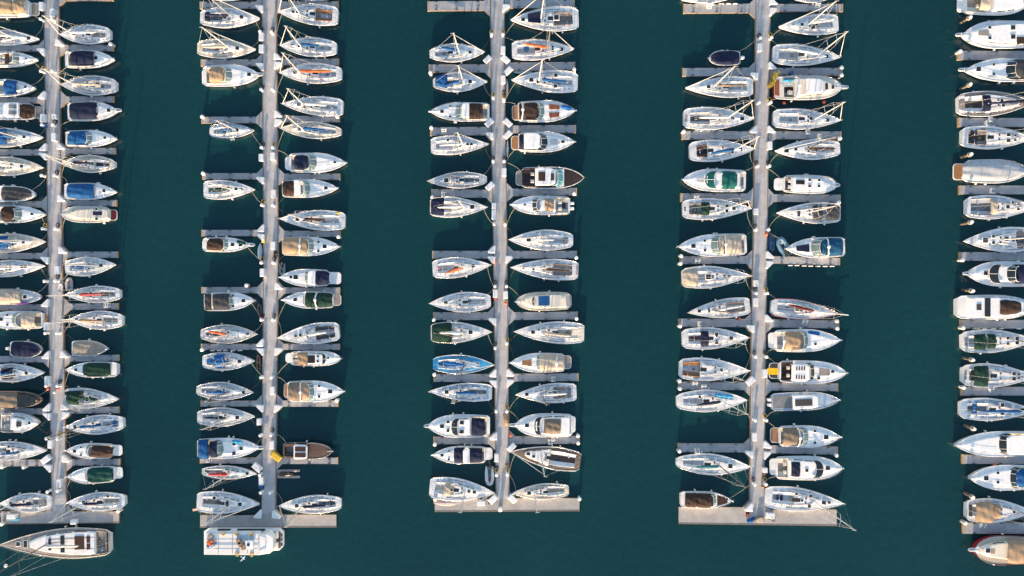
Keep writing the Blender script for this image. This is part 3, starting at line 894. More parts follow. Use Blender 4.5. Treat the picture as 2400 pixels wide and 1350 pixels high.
    # helm seats in an open cockpit
    if ck and 'noseat' not in d:
        u = ck[0] + (ck[1] - ck[0]) * .62
        for v in (-.35, .35):
            s = MB(); s.box((b.x(u), v * b.hw(u), b.zd(u) - .1), (.6, .6, .5), bev=.08); s.box((b.x(u) - .3, v * b.hw(u), b.zd(u) + .25), (.14, .6, .6), bev=.05)
            s.build("helm_seat", [mat("seat vinyl", (.62, .58, .52), .5, .1, 2)], b.root)
    if g('pul', 0):
        m = MB(); px = b.x(b.U(g('pul', 0))); x0 = b.x(.93); y0 = b.hw(.93) * .55; z = b.zd(1) + .06
        lp = [(x0, -y0), (b.x(.985), -.36), (px - .25, -.30), (px, -.16), (px, .16), (px - .25, .30), (b.x(.985), .36), (x0, y0)]
        m.rings([[(x, y, z - .14) for x, y in lp], [(x, y, z) for x, y in lp]], 0)
        m.box((px - .5, 0, z + .05), (.9, .12, .08), 1)
        m.build("bow_pulpit", [GEL, RUBBER], b.root)
    if 'an' not in d:
        m = MB(); m.tube([(b.x(.90), 0, b.zd(.9) + .1), (b.x(1.0) + .12, 0, b.zd(1) + .1)], .045, 5); m.box((b.x(1.0) + .1, 0, b.zd(1) + .06), (.3, .34, .1))
        m.build("anchor", [STEEL], b.root)
    b.rail(u0=.5 if not g('fullrail', 0) else .06, h=.62, gap=False, r=.017)
    n = int(g('ob', 0))
    for i in range(n):
        outboard(b, (i - (n - 1) / 2) * .95, -.05 + .0, 1.0)
    b.fenders(int(g('fen', 2)))
    return b
CLR.update({'deckbeige': (.66, .62, .56), 'steelblue': (.012, .075, .15), 'tealgreen': (.010, .105, .095), 'stone': (.30, .27, .22), 'rust': (.24, .085, .045), 'silver2': (.42, .44, .46), 'offteal': (.10, .30, .30)})
MATS_EXTRA = mat("teal glass", (.10, .36, .38), .08, .2, 1.5)
EMG = mat("green window film", (.012, .10, .085), .15, .2, 1.5)
_mk = matkey
def matkey(c):
    return {'tealglass': MATS_EXTRA, 'emglass': EMG}.get(c) or _mk(c)

# type, stern x, y, bow x, y, beam (all in photograph pixels at deck height), look, fittings
FLEET = {
'AL': [
('m', 86, 18, -72, 18, 46, "cream trawler with tan roof canvas and teak stern", "st=t sp=73 spc=gteak ck=56,71,.8 cf=tan cab=58,-40,.85,.6,1.1,cream cov=27,52,.8,tan,1.5 cov=-30,24,.8,tan,1.5 nohat"),
('s', -45, 87, 92, 91, 36, "white sloop bow to the dock with bare coachroof", "m=30 be=-10"),
('m', -52, 139, 88, 139, 37, "white open motorboat with grey wraparound windscreen", "ck=-25,28,.78 ws=28,50,.74 pad=12,21,-.7,.7,brown,.4 hat=62,0,.4"),
('m', -55, 206, 83, 206, 41, "white motor cruiser with bright blue canopy", "cov=6,35,.86,blue hat=60,.1,.5 nohat"),
('m', 97, 261, -60, 261, 40, "white motor yacht with twin grey roof panels and brown cockpit", "sp=83 spc=grey ck=46,81,.85 cf=brown cb=brown ht=44,7,.9,white,1.4 pad=20,38,.15,.66,grey,1.62 pad=20,38,-.66,-.15,grey,1.62 cov=46,78,.82,brown,.5,.3 nohat noseat"),
('s', -48, 324, 102, 321, 45, "white sailboat with blue bimini and blue headsail strip", "m=40 c=blue bim=-10,13,.8,blue jib=blue hat=58,0"),
('s', -42, 388, 102, 392, 45, "cream sailboat with white furled sails nearest the dock", "dk=cream m=30 c=white hat=52,0"),
('m', -42, 453, 83, 455, 37, "white boat under a dark grey oval cover", "st=t nock noroof nohat full=3,73,.84,dkgrey fen=6"),
('m', -28, 502, 107, 502, 41, "white express cruiser with dark brown canopy", "cov=0,29,.85,brown ws=31,57,.78 ck=-15,31,.8 hat=75,0,.5"),
('s', -40, 572, 108, 566, 45, "cream sailboat with blue bimini and blue boom cover", "dk=cream m=42 c=blue bim=-6,16,.7,blue hat=56,0"),
('s', -52, 634, 107, 623, 40, "slim white sailboat with two dark foredeck hatches", "st=c m=25 c=white hat=53,.1 hat=61,.1"),
('m', -62, 695, 97, 696, 37, "trawler with beige canvas and purple float on its rail", "st=t cov=-40,20,.9,beige cov=22,43,.82,beige hat=59,0,.75 roll=42,68,-.93,.2,purple dk=ltgrey"),
('m', 114, 750, -45, 750, 43, "white cruiser with tan windowed canopy, stern to dock", "sp=105 spc=teak ck=48,102,.8 cf=beige cov=78,45,.82,beige ws=45,23,.82 hat=3,.1,.7 hat=17,.55,.45 hat=17,-.55,.45"),
('m', 23, 817, 98, 820, 38, "small boat wrapped in a navy blue cover", "st=t fb=1.0 nock noroof nohat full=25,95,.93,navy ob=1"),
('s', -28, 874, 105, 874, 44, "white sailboat with navy bimini and blue boom cover", "m=40 c=blue bim=0,14,.6,navy dod=14,26,.6,navy hat=63,.05"),
('m', -45, 936, 101, 936, 39, "dark wooden launch with smoked glass cabin", "st=t hull=brown dk=dteak rim=gteak nock noroof nohat cov=-25,37,.92,taupe,1.3,.3 cab=38,92,.85,.75,.8,brown pad=42,84,-.66,.66,glass,.82 an=0"),
('m', 1, 990, 91, 991, 46, "white flybridge boat with grey dinghy at its stern", "ck=4,26,.8 cab=24,66,.72,.55,.9 ht=24,50,.6,white,1.3 ws=50,60,.55 pad=38,50,-.3,.3,dkgrey,1.5 roll=2,31,-.9,.26,grey"),
('s', -42, 1057, 111, 1056, 45, "white sailboat with navy boom, above an empty berth", "m=58 c=blue be=2,-.2 hat=22,.5,.5 mh=1.2"),
('s', 119, 1177, 0, 1180, 46, "white sailboat with grey stern cover beside the end platform", "m=28 be=82 c=navy hat=27,.1 pad=92,106,-.5,.45,grey,.3,stern_cover"),
('s', 258, 1271, 0, 1276, 72, "!very large white sailing yacht with grey teak side decks and long mast below the leftmost pier's platform", "st=m dk=gteak m=108 be=186 c=white ck=227,247,.82 cf=gteak cb=gteak cab=70 cw=.84 cw1=.62 mh=1.2 rk=.02 hat=41,.05,.8 hat=58,.22,.7 hat=58,-.2,.7 pad=116,122,-.48,.48,glass,.56 pad=144,153,-.62,.62,glass,.56 pad=177,199,-.42,.55,brown,.56 pad=205,213,.08,.55,brown,.56 pad=205,213,-.45,-.02,brown,.56 pad=249,252,-.8,.8,black,.1 wh=2 fen=3 nohat mast=d rim=cream"),
],
'AR': [
('s', 257, 80, 140, 82, 46, "white sailboat with dark hatch and tall leaning mast", "m=171 be=225 c=white hat=174,.03,.75 cf=beige"),
('m', 148, 139, 267, 138, 42, "white motorboat with navy canopy and teak swim platform", "sp=158 spc=teak cov=162,216,.82,navy ck=160,214,.8 hat=225,.1,.65"),
('s', 271, 201, 144, 200, 47, "grey decked sailboat with cream boom cover", "m=178 be=236 c=beige dk=ltgrey hat=184,-.05 hat=230,.05,.8"),
('m', 158, 262, 276, 259, 46, "white motor cruiser with long navy canopy and bow pulpit", "cov=160,222,.86,navy hat=226,.5,.4 hat=227,-.35,.4 hat=255,0,.7 pul=286"),
('m', 153, 325, 273, 324, 40, "white motorboat with blue canopy and small windscreen", "cov=157,201,.8,blue ws=202,219,.76 hat=246,.05,.55 ck=157,202,.8"),
('s', 267, 385, 144, 383, 42, "cream sailboat with dark brown boom, canoe stern", "st=c m=174 be=214 c=navy dk=cream hat=170,0,.8 cf=dteak"),
('m', 150, 448, 273, 449, 40, "white motorboat with wide plain blue canopy", "cov=154,216,.84,blue hat=244,.1,.6 ck=158,212,.8"),
('m', 269, 503, 145, 502, 39, "cream trawler with navy square on its roof", "st=t dk=cream nock cab=255,165,.86,.6,.85,cream pad=217,238,-.15,.35,navy,.95 sp=259 spc=maroon hat=172,.3,.6 hat=230,.6,.5,.9 hat=230,-.6,.5,.9 nohat"),
('s', 152, 628, 272, 620, 45, "white sailboat, blue boom, bow facing open water", "m=226 be=163 c=blue hat=238,0,.7 jib=none rk=.0"),
('s', 280, 689, 153, 691, 41, "white sailboat with red boom cover", "m=188 be=244 c=red hat=181,0,.6 cf=gteak"),
('s', 286, 751, 162, 749, 45, "white sailboat with brown boom and bowsprit", "m=187 be=247 c=tan hat=178,.03,.6 cf=beige spr=146"),
('m', 168, 816, 254, 817, 37, "small boat under a stone grey tarpaulin", "nock noroof nohat fb=.9 full=169,252,.97,stone,.4"),
('m', 273, 866, 155, 867, 37, "white motorboat with dark green canopy, bow to dock", "cov=192,254,.86,green,.8 hat=178,.05,.6 ck=200,258,.8 an=0"),
('s', 150, 932, 279, 936, 49, "sailboat with green cockpit covers and green boom", "st=m m=240 be=165,.3 c=green dod=152,182,.62,green pad=152,196,.35,.8,green,.3,cockpit_cover hat=205,-.1 jib=none rk=.0"),
('s', 288, 991, 154, 1001, 46, "white sailboat with blue covers and bare mast", "m=190 be=238 c=blue pad=262,273,-.35,.35,blue,.2,stern_cover jib=none mast=d"),
('m', 281, 1058, 156, 1056, 37, "white cruiser with brown canopy and white arch", "sp=266 ck=212,264,.8 cov=212,262,.76,brown ws=212,198,.76 hat=175,0,.65 hat=190,.55,.4 hat=190,-.55,.4"),
('m', 282, 1110, 158, 1117, 40, "white motorboat with emerald green canopy", "cov=202,260,.86,emerald,.75 ck=206,266,.8 nohat sp=272"),
('s', 292, 1174, 156, 1178, 45, "white sailboat with navy boom beside the end platform", "m=198 be=246 c=navy hat=197,.1 cf=beige hat=254,.65,.5"),
],
'BL': [
('s', 471, -22, 608, -18, 45, "white sailboat only its lower edge in the picture", "m=545"),
('s', 469, 41, 609, 43, 48, "white sailboat with navy boom and dark stern cover", "m=544 be=484 c=navy dod=478,489,.55,navy hat=567,.0,.75 cf=grey"),
('s', 462, 113, 600, 116, 46, "cream sailboat with cream boom cover", "m=538 be=474 c=beige dk=cream hat=557,0,.75"),
('m', 469, 178, 609, 175, 51, "white cruiser with square tan canopy and green windscreen", "sp=480 cov=488,521,.72,tan ws=525,549,.74 ck=484,525,.76 hat=584,.0,.75 pul=617"),
('s', 491, 308, 596, 305, 36, "small sailboat with blue boom and blue gunwale", "m=553 be=514 c=blue jib=blue rim=blue hat=556,.0,.7"),
('s', 477, 445, 598, 444, 46, "white sailboat with dark green boom cover", "st=m m=542 be=489 c=green cf=grey hat=554,.03,.6 hat=564,.03,.6 cab=568"),
('m', 470, 573, 588, 574, 35, "slim cruiser with brown canopy and green bow cover", "sp=480 cov=485,522,.8,brown ck=484,522,.8 ws=523,538,.78 hat=545,.0,.7 hat=564,.0,.7 pul=598 roll=556,577,.5,.3,emerald"),
('m', 478, 708, 598, 704, 44, "pilothouse boat with two charcoal canopies", "ck=479,494,.92 cov=478,493,.93,dkgrey,.9,.2 cov=497,536,.82,dkgrey,1.2,.35 ws=537,548,.7 hat=571,0,.7 hat=546,.6,.45 hat=546,-.55,.45"),
('s', 470, 783, 604, 783, 45, "sailboat with wide orange boom cover", "st=c m=540 be=488,.35 c=orange dk=ltgrey cf=gteak rim=cream"),
('s', 474, 847, 598, 846, 44, "sailboat with large royal blue dodger", "m=545 c=blue be=490 dod=500,524,.72,royal pad=484,496,-.3,.35,royal,.2,stern_cover hat=562,0,.75 rim=ltblue"),
('s', 460, 914, 594, 920, 43, "grey white sailboat with thin blue boom", "st=c m=537 be=482 c=blue dk=ltgrey jib=blue mast=d"),
('s', 462, 978, 598, 976, 45, "sailboat with long navy boom, above the blue canopied cruiser", "m=538 be=478 c=navy dk=ltgrey hat=557,-.05,.75"),
('m', 462, 1052, 609, 1049, 49, "white cruiser with blue stern canopy and long pulpit", "cov=462,486,.96,blue,.9,.35 cov=488,506,.75,navy,1.4 ws=506,528,.84 ck=480,508,.8 hat=549,.48,.7 hat=548,-.5,.7 hat=565,-.02,.7 pul=620 roll=545,568,.72,.3,sky"),
('s', 473, 1105, 602, 1110, 32, "narrow sailboat with red boom and green tinted deck", "st=c m=541 be=488 c=red dk=palegreen pad=480,488,-.1,.4,dkgrey,.1,stern_hatch jib=none"),
('s', 461, 1176, 609, 1181, 53, "big white sailboat with open teak cockpit and flag", "st=m m=545 c=none hat=502,.45,.6 hat=533,0,.75 hat=563,-.03,.75 cf=gteak cb=white wh=2"),
],
'BR': [
('s', 791, -22, 655, -18, 46, "sailboat with blue rail, cut by the picture's top", "m=702 rim=blue"),
('s', 791, 38, 652, 28, 50, "white sailboat with teak horseshoe cockpit", "st=m m=701 c=none hat=688,.03,.55 hat=697,.03,.55 cb=teak cf=ltgrey"),
('s', 788, 113, 656, 107, 46, "white sailboat with short blue boom cover", "m=704 be=751 c=blue hat=685,.0,.75 hat=701,-.08,.5"),
('s', 800, 173, 655, 171, 48, "white sailboat with bright orange boom cover", "m=702 be=779 c=orange hat=692,.03,.75 cf=ltgrey"),
('s', 803, 252, 661, 244, 46, "white sailboat with white boom and dinghy on its stern", "st=m m=712 be=766 c=white hat=701,.02,.75 hat=714,-.3,.4"),
('s', 799, 309, 657, 301, 40, "cream sailboat with wide blue boom cover", "st=c m=709 be=766 c=blue dk=cream hat=702,-.02,.75"),
('m', 665, 381, 812, 382, 47, "white cruiser with square navy canopy", "sp=680 cov=688,719,.72,navy ws=721,748,.8 ck=683,722,.78 hat=785,.05,.5"),
('m', 661, 442, 792, 441, 43, "white cruiser with brown cockpit cover and white hardtop", "cov=661,689,.85,brown,.8 ht=689,705,.84 ws=710,731,.82 ck=663,710,.8 hat=764,0,.65 rim=white"),
('s', 808, 518, 655, 513, 48, "white sailboat with dark boom and yellow stern float", "st=m m=713 be=764 c=brown hat=698,.0,.75 hat=713,-.1,.45 roll=788,795,.85,.2,yellow mh=1.1"),
('m', 661, 577, 797, 578, 45, "white cruiser with long copper tan canopy", "cov=661,717,.88,tan ws=720,740,.84 arch=703 ck=664,718,.82 hat=746,.52,.45 hat=746,-.52,.45 hat=761,0,.8"),
('m', 797, 652, 656, 650, 41, "white hardtop cruiser with navy aft canopy", "sp=772 ck=737,770,.8 cov=738,770,.82,navy ht=739,721,.86 ws=728,711,.82 hat=693,.05,.9 hat=682,.05,.6"),
('m', 797, 703, 662, 703, 40, "white cruiser with olive green canopy and brown platform", "sp=783 spc=gteak cov=777,738,.84,green cov=737,714,.84,green,.9 arch=738 ck=716,781,.8 hat=692,.05,.7"),
('s', 794, 776, 650, 792, 50, "wide sterned white sailboat with dark cockpit benches", "st=m m=722 c=white be=765 cb=dkgrey cf=ltgrey ck=740,784,.55 hat=692,.0,.55 hat=703,.05,.55 wh=2 cab=712"),
('m', 666, 840, 799, 840, 36, "tug style boat with tan square awning and black panel", "st=t sp=684 ck=686,698,.8 cov=696,720,.86,tan,1.4,.15 cab=716,768,.82,.7,1.0 pad=722,738,-.6,.5,black,1.05 hat=747,.35,.45,1.0 hat=747,-.3,.45,1.0 hat=769,.1,.45 band=756,764,.7,glass,.95"),
('m', 662, 917, 807, 917, 50, "white cruiser with tan canopies and teak platform", "sp=676 spc=teak cov=674,703,.86,taupe cov=706,722,.82,tan ws=722,740,.84 arch=705 ck=678,722,.82 hat=748,.52,.5 hat=748,-.5,.5 hat=774,0,.85"),
('m', 663, 1056, 779, 1057, 39, "!dark varnished wooden boat with a white cabin roof of two dark panels", "st=t hull=brown dk=dteak rim=gteak ck=667,688,.8 cf=gteak cb=dteak cab=690,719,.8,.8,.9,brown ht=688,721,.9,white,1.0 pad=691,716,.1,.7,brown,1.22 pad=691,716,-.7,-.1,brown,1.22 noroof nohat noseat"),
('s', 799, 1180, 653, 1185, 44, "white sailboat with navy boom by the end platform", "m=708 be=766 c=navy hat=696,0,.75 cf=grey pad=771,778,-.35,.45,navy,.1,stern_hatch"),
],
'CL': [
('s', 1007, 126, 1136, 122, 43, "white sailboat with blue boom lying diagonally", "st=c m=1076 be=1032,.45 c=blue cf=ltgrey ck=1020,1051,.55 rk=.02 cab=1098"),
('s', 1015, 194, 1142, 192, 46, "white sailboat with square blue bimini", "st=c m=1086 be=1042,-.5 c=blue bim=1020,1048,.8,blue hat=1102,0,.7 cf=teak rk=.02"),
('m', 1147, 262, 1007, 262, 45, "white cruiser with dark brown canopy and white hardtop", "ck=1092,1142,.8 cov=1131,1099,.82,brown ht=1100,1082,.82,white,1.2 ws=1087,1062,.82 hat=1036,0,.7 hat=1055,.6,.4 hat=1055,-.6,.4"),
('s', 1010, 342, 1146, 338, 45, "white sailboat with white boom and twin blue hatches", "st=m m=1085 be=1030,-.1 c=white hat=1096,.0,.55 hat=1105,.0,.55 hat=1050,.5,.5 cf=ltgrey rk=.02"),
('s', 1141, 420, 1002, 425, 39, "weathered grey sailboat with mast leaning over its rail", "st=c m=1057 c=none dk=ltgrey cf=grey hat=1046,.0,.85 mh=.75 cw=.4 jib=none mast=d ck=1088,1122,.55"),
('s', 1008, 485, 1143, 486, 49, "white sailboat with large navy bimini", "st=m m=1087 be=1024 c=white bim=1010,1040,.85,navy hat=1107,0,.85 rk=.02"),
('s', 1014, 631, 1152, 621, 49, "white sailboat with orange boom cover pointing down", "st=m m=1087 be=1043,-.5 c=orange hat=1109,.05,.7 cf=ltgrey pad=1026,1030,-.15,.15,orange,.3,wheel_cover rk=.02"),
('s', 1150, 706, 1006, 711, 48, "all white sailboat without any covers", "m=1066 c=none hat=1045,.0,.75 mh=1.1 cf=ltgrey"),
('s', 1010, 780, 1153, 778, 51, "white sailboat with dark green cockpit tent", "st=m m=1092 be=1030 c=white dod=1012,1058,.9,green hat=1103,.03,.8 hat=1066,0,.7"),
('s', 1015, 853, 1159, 855, 46, "!sailboat with a bright sky blue deck and navy hatch", "m=1092 be=1040,.2 c=royal dk=sky rim=white hat=1117,0,.9 cf=sky pad=1034,1051,-.25,.35,blue,.1,cockpit_sole mast=d cab=1124"),
('s', 1153, 920, 1005, 917, 44, "pale blue sailboat with long blue boom", "st=m m=1065 be=1120 c=blue dk=ltblue hat=1047,.0,.8 cf=grey jib=none"),
('m', 1148, 999, 1002, 998, 55, "large white flybridge cruiser with navy canopy", "st=f fb=1.5 ck=1104,1140,.8 cov=1136,1106,.76,navy,1.2,.3 cab=1105,1058,.78,.62,1.1 band=1074,1058,.74,glass,.95 hat=1050,.4,.6 hat=1050,-.4,.6 hat=1036,0,.8 hat=1083,.38,.8,1.1 hat=1083,-.38,.8,1.1 pul=994"),
('m', 1154, 1066, 1013, 1066, 42, "white cruiser with two curved navy canopies", "cov=1087,1064,.84,navy,.8 cov=1130,1098,.82,navy ht=1101,1085,.84,white,1.1 hat=1036,0,.6 ck=1090,1134,.8 hat=1052,.55,.4 hat=1052,-.55,.4 sp=1138"),
('s', 1007, 1142, 1159, 1155, 55, "big cream sailboat with beige dodger and teak cockpit", "st=m m=1090 be=1030 c=none dod=1042,1056,.55,beige hat=1058,0,.6 hat=1099,-.0,.6 hat=1112,-.02,.65 cf=cream wh=2 rk=.0"),
],
'CR': [
('s', 1356, 43, 1197, 47, 58, "big white sailboat with navy foredeck cover", "st=m m=1268 c=none pad=1237,1267,-.5,.75,navy,.54,foredeck_cover hat=1226,.0,.75 hat=1304,.05,1.0 cf=gteak cb=gteak wh=2 rk=.0"),
('s', 1200, 118, 1345, 115, 49, "white sailboat with long orange boom and black mast", "st=m m=1285 be=1222,.45 c=orange mast=d hat=1316,-.05,.75 hat=1295,.25,.45 hat=1295,-.1,.45 pad=1228,1240,-.0,.35,blue,.1,cockpit_mat rk=.02"),
('s', 1354, 193, 1199, 188, 53, "white sailboat with blue boom and stern lifebuoy", "st=m m=1263 be=1331,-.15 c=blue hat=1245,.02,.85 hat=1261,-.2,.6 hat=1302,.5,.7 hat=1302,-.45,.7 rk=.0"),
('m', 1200, 262, 1349, 260, 51, "cruiser with black canopy and rust sun pads", "sp=1214 spc=teak cov=1229,1260,.78,brown ws=1261,1280,.82 ck=1217,1262,.82 cov=1217,1223,.8,brown,.9 arch=1226 pad=1287,1311,.18,.7,rust,.28 pad=1287,1311,-.7,-.18,rust,.28 roll=1316,1340,.5,.34,royal nohat"),
('m', 1198, 333, 1347, 333, 48, "white hardtop motor yacht with teak stern deck", "sp=1215 spc=teak cov=1230,1217,.76,navy,1.1 ht=1228,1266,.8,white,1.5 ws=1262,1289,.8,glass ck=1217,1270,.82 pad=1290,1313,-.32,.35,ltgrey,.28 hat=1319,0,.6,.25"),
('m', 1209, 416, 1369, 417, 51, "!motor yacht with dark brown decks, white hardtop and turquoise windscreen", "st=f sp=1223 spc=gteak dk=brown rim=white ck=1225,1262,.85 cf=brown cb=brown ht=1254,1302,.84,white,1.5 pad=1262,1278,-.45,.46,brown,1.72 pad=1291,1299,-.4,.32,dkgrey,1.72 ws=1303,1321,.84,tealglass noroof nohat pad=1302,1322,-.95,.95,white,.02,side_panel an=0"),
('m', 1336, 482, 1197, 480, 45, "white centre cabin boat with two outboards", "st=f ob=2 ck=1300,1331,.82 cab=1304,1262,.72,.6,1.0 cov=1298,1277,.62,tan,1.35,.3 ws=1262,1244,.72,glass pad=1317,1326,-.35,.35,navy,.3 hat=1230,0,.4"),
('s', 1343, 563, 1192, 562, 49, "all white sailboat with grey cockpit, teak free", "m=1257 be=1300 c=white hat=1239,.02,.85 cf=ltgrey pad=1322,1332,-.4,.3,grey,.1,stern_hatch mh=1.1"),
('s', 1355, 634, 1196, 627, 50, "white sailboat with brown boom and teak bench slats", "st=m m=1266 be=1338 c=brown cf=ltgrey cb=gteak wh=2 hat=1228,.03,.6 hat=1250,-.1,.45 pad=1351,1354,-.6,.6,gteak,.1,stern_step"),
('m', 1340, 705, 1209, 707, 44, "cream trawler with royal blue roof square", "st=t dk=cream nock cab=1330,1230,.86,.72,.85,cream pad=1288,1262,-.5,.62,blue,.93 band=1252,1246,.5,glass,.8 hat=1237,.0,.5 sp=1334 spc=gteak rim=cream pad=1315,1325,.2,.6,ltgrey,.93 nohat"),
('s', 1369, 781, 1204, 777, 53, "white sailboat with cream stern deck and cream boom", "st=m m=1270 be=1338,-.25 c=beige hat=1249,.02,.75 pad=1340,1367,-.75,.75,cream,.05,stern_deck hat=1262,.3,.45 cf=beige"),
('m', 1340, 850, 1195, 850, 46, "cruiser with beige canopy and slatted sunbed", "sp=1322 spc=gteak cov=1320,1265,.84,beige ws=1270,1254,.84 arch=1304 pad=1224,1246,-.42,.4,teak,.3 ck=1266,1320,.82 nohat"),
('s', 1351, 919, 1208, 925, 47, "white sailboat with large dark companion hatch", "st=m m=1268 c=white hat=1235,.0,.7 hat=1300,.0,.95 cf=ltgrey cb=gteak wh=2 mast=d be=1330"),
('m', 1350, 997, 1206, 996, 56, "large white flybridge boat with tan bridge canopy", "st=f fb=1.5 sp=1341 cab=1338,1250,.9,.7,1.1 cov=1314,1276,.6,taupe,1.8,.4 band=1267,1252,.78,glass,.95 hat=1235,.0,.8 pul=1193 ck=1318,1338,.8"),
('s', 1360, 1083, 1197, 1058, 54, "!white hulled sailboat with brown teak decks all round", "dk=mteak rim=white m=1268 c=none cf=dteak cb=white ck=1290,1348,.6 hat=1238,.15,.7 hat=1251,-.1,.6 cw=.82 cw1=.5 st=m wh=2 rk=.0"),
('s', 1333, 1149, 1201, 1156, 38, "small cream sailboat with open cockpit", "m=1252 c=none dk=cream hat=1240,.03,.75 ck=1284,1322,.6 cf=beige jib=none rk=.0 mh=1.35"),
],
'DL': [
('s', 1598, -13, 1733, -12, 40, "white boat showing only its lower edge at the top", "m=1660"),
('m', 1735, 135, 1661, 137, 35, "!small motorboat under a navy cover, alone in its wide berth", "st=t fb=.9 nock noroof nohat full=1733,1667,.9,navy ob=1"),
('s', 1765, 203, 1606, 206, 50, "white sailboat with taupe boom cover and round hatch", "st=m m=1673 be=1752 c=taupe hat=1660,.0,.7 cf=ltgrey rk=-.01"),
('s', 1603, 277, 1767, 279, 54, "white sailboat with grey oval cockpit and table", "st=m m=1704 be=1638 c=white hat=1740,.0,.8 hat=1716,.0,.6 hat=1692,0,.6 cf=grey cb=ltgrey pad=1627,1640,-.18,.18,taupe,-.1,cockpit_table pad=1606,1612,-.4,.4,gteak,.02,stern_step rk=-.02"),
('s', 1617, 355, 1768, 350, 52, "white sailboat with dark teak cockpit, blue diagonal boom", "st=m m=1722 be=1664,-.35 c=blue hat=1736,.05,.7 hat=1716,-.35,.5 cf=brown cb=dteak ck=1633,1658,.5 rk=-.02"),
('m', 1750, 424, 1599, 421, 54, "motor yacht with emerald canopy and green front window", "st=f sp=1745 ck=1712,1743,.8 cov=1729,1694,.76,tealgreen,1.3 cab=1738,1650,.82,.62,.9 band=1676,1652,.76,emglass,.8 pad=1633,1650,-.25,.25,ltgrey,.3 nohat"),
('s', 1601, 490, 1761, 489, 51, "white sailboat with round dark green dodger", "st=m m=1697 be=1640 c=none dod=1645,1664,.58,green hat=1719,.02,.7 hat=1703,.3,.6 hat=1703,-.3,.6 pad=1624,1634,-.3,.2,green,.1,wheel_cover cb=gteak rk=-.02 pad=1604,1608,-.25,.25,dkgrey,.02,stern_step"),
('m', 1750, 572, 1588, 578, 53, "white cruiser with two beige canopies", "cov=1739,1703,.82,beige cov=1698,1687,.82,beige,1.1 arch=1700 ws=1688,1661,.82 hat=1625,0,.85 hat=1652,.45,.5 hat=1652,-.45,.5 ck=1690,1744,.82"),
('s', 1600, 651, 1758, 646, 53, "white sailboat with wide cream bimini over its stern", "st=m m=1716 be=1635 c=none bim=1602,1637,.85,beige hat=1660,.0,1.0 hat=1697,0,.5 hat=1707,0,.5 mh=1.2"),
('s', 1758, 716, 1611, 733, 46, "white sailboat with pale boom, single blue foredeck hatch", "st=m m=1670 be=1744 c=white hat=1640,.02,.75 hat=1661,.1,.4 hat=1661,-.2,.4 cf=ltgrey cb=gteak mast=d rk=.0"),
('s', 1600, 794, 1756, 791, 53, "white sailboat with navy dodger and dark arch", "st=m m=1690 be=1638 c=none dod=1644,1662,.66,navy hat=1713,.0,.7 hat=1679,.4,.65 hat=1679,-.4,.65 cf=grey pad=1622,1634,-.22,.2,maroon,-.1,cockpit_table rk=-.02"),
('s', 1593, 864, 1757, 869, 55, "white sailboat with long varnished teak cockpit benches", "st=m m=1682 be=1640 c=none hat=1690,.0,.6 hat=1701,-.0,.6 cb=teak cf=ltgrey ck=1600,1641,.62 wh=2 rk=-.02 cab=1706"),
('s', 1587, 941, 1751, 937, 53, "white sailboat with navy boom and turquoise dinghy roll", "m=1690 be=1630,-.25 c=navy roll=1678,1718,.55,.34,sky cf=ltgrey hat=1640,.4,.5 rk=-.03"),
('s', 1586, 1083, 1759, 1094, 50, "white sailboat with blue green boom, long shrouds", "st=c m=1685 be=1630,-.2 c=teal hat=1711,.0,.9 cf=ltgrey mast=d rk=-.02 jib=blue"),
('m', 1596, 1171, 1716, 1173, 40, "white runabout with dark brown covers by the platform", "cov=1608,1636,.84,brown,.9 cov=1637,1670,.84,brown,1.0 ws=1670,1679,.78 pad=1681,1705,-.8,.8,brown,.06 noroof nohat ck=1606,1670,.82"),
],
'DR': [
('s', 1862, -15, 1964, -14, 42, "white sailboat cut off by the picture's top edge", "m=1900"),
('s', 1965, 55, 1825, 63, 49, "white sailboat with bow beside a blue dock fender", "st=m m=1895 be=1955,.2 c=white hat=1861,.0,.6 hat=1879,.03,.6 hat=1905,-.3,.8 rk=.0"),
('s', 1812, 126, 1969, 135, 51, "white sailboat with white boom cover and grey seats", "st=m m=1916 be=1846,.35 c=white hat=1938,.03,.75 cf=ltgrey cb=ltgrey wh=2"),
('m', 1815, 206, 1972, 205, 57, "!classic motor yacht with red brown hull and pale square roof beside a yellow bush", "st=t hull=maroon rim=white dk=deckbeige fb=1.5 ck=1838,1862,.8 cf=dteak cb=gteak cab=1862,1952,.8,.62,.8,deckbeige ht=1890,1930,.62,white,1.5 arch=1874 pad=1934,1940,-.3,.3,glass,.84,front_hatch roll=1834,1860,.62,.22,sky pad=1836,1860,.1,.6,ltgrey,.1,deck_locker pad=1846,1858,-.65,-.3,ltgrey,.15,deck_locker fullrail=1 hat=1950,.0,.8 pul=1988 pad=1816,1827,-.8,.8,rust,.06,stern_deck fen=3"),
('s', 1813, 277, 1970, 283, 49, "white sailboat with sails lowered, under the classic yacht", "st=m m=1910 c=none hat=1940,.0,.7 hat=1900,.05,.6 cf=ltgrey wh=2"),
('s', 1969, 348, 1816, 354, 48, "white sailboat with brown boom and bare mast", "m=1887 be=1957 c=brown hat=1844,.0,.9 hat=1864,.05,.6 mast=d cf=ltgrey"),
('m', 1818, 430, 1961, 434, 44, "white trawler with teak cockpit and black roof panel", "st=t sp=1834 ck=1840,1858,.78 cf=gteak cb=gteak cab=1856,1935,.82,.62,.95 pad=1866,1886,-.1,.4,black,1.0 hat=1894,.4,.5,.95 hat=1894,-.25,.5,.95 hat=1916,.4,.5,.95 hat=1916,-.25,.5,.95 pul=1968"),
('s', 1970, 499, 1819, 499, 51, "white sailboat with two black canopies over its stern", "st=m m=1892 be=1940 c=none dod=1908,1929,.68,dkgrey bim=1938,1969,.75,dkgrey hat=1858,.0,.8 pad=1867,1874,-.5,.5,dkgrey,.54,window_panel rk=-.02"),
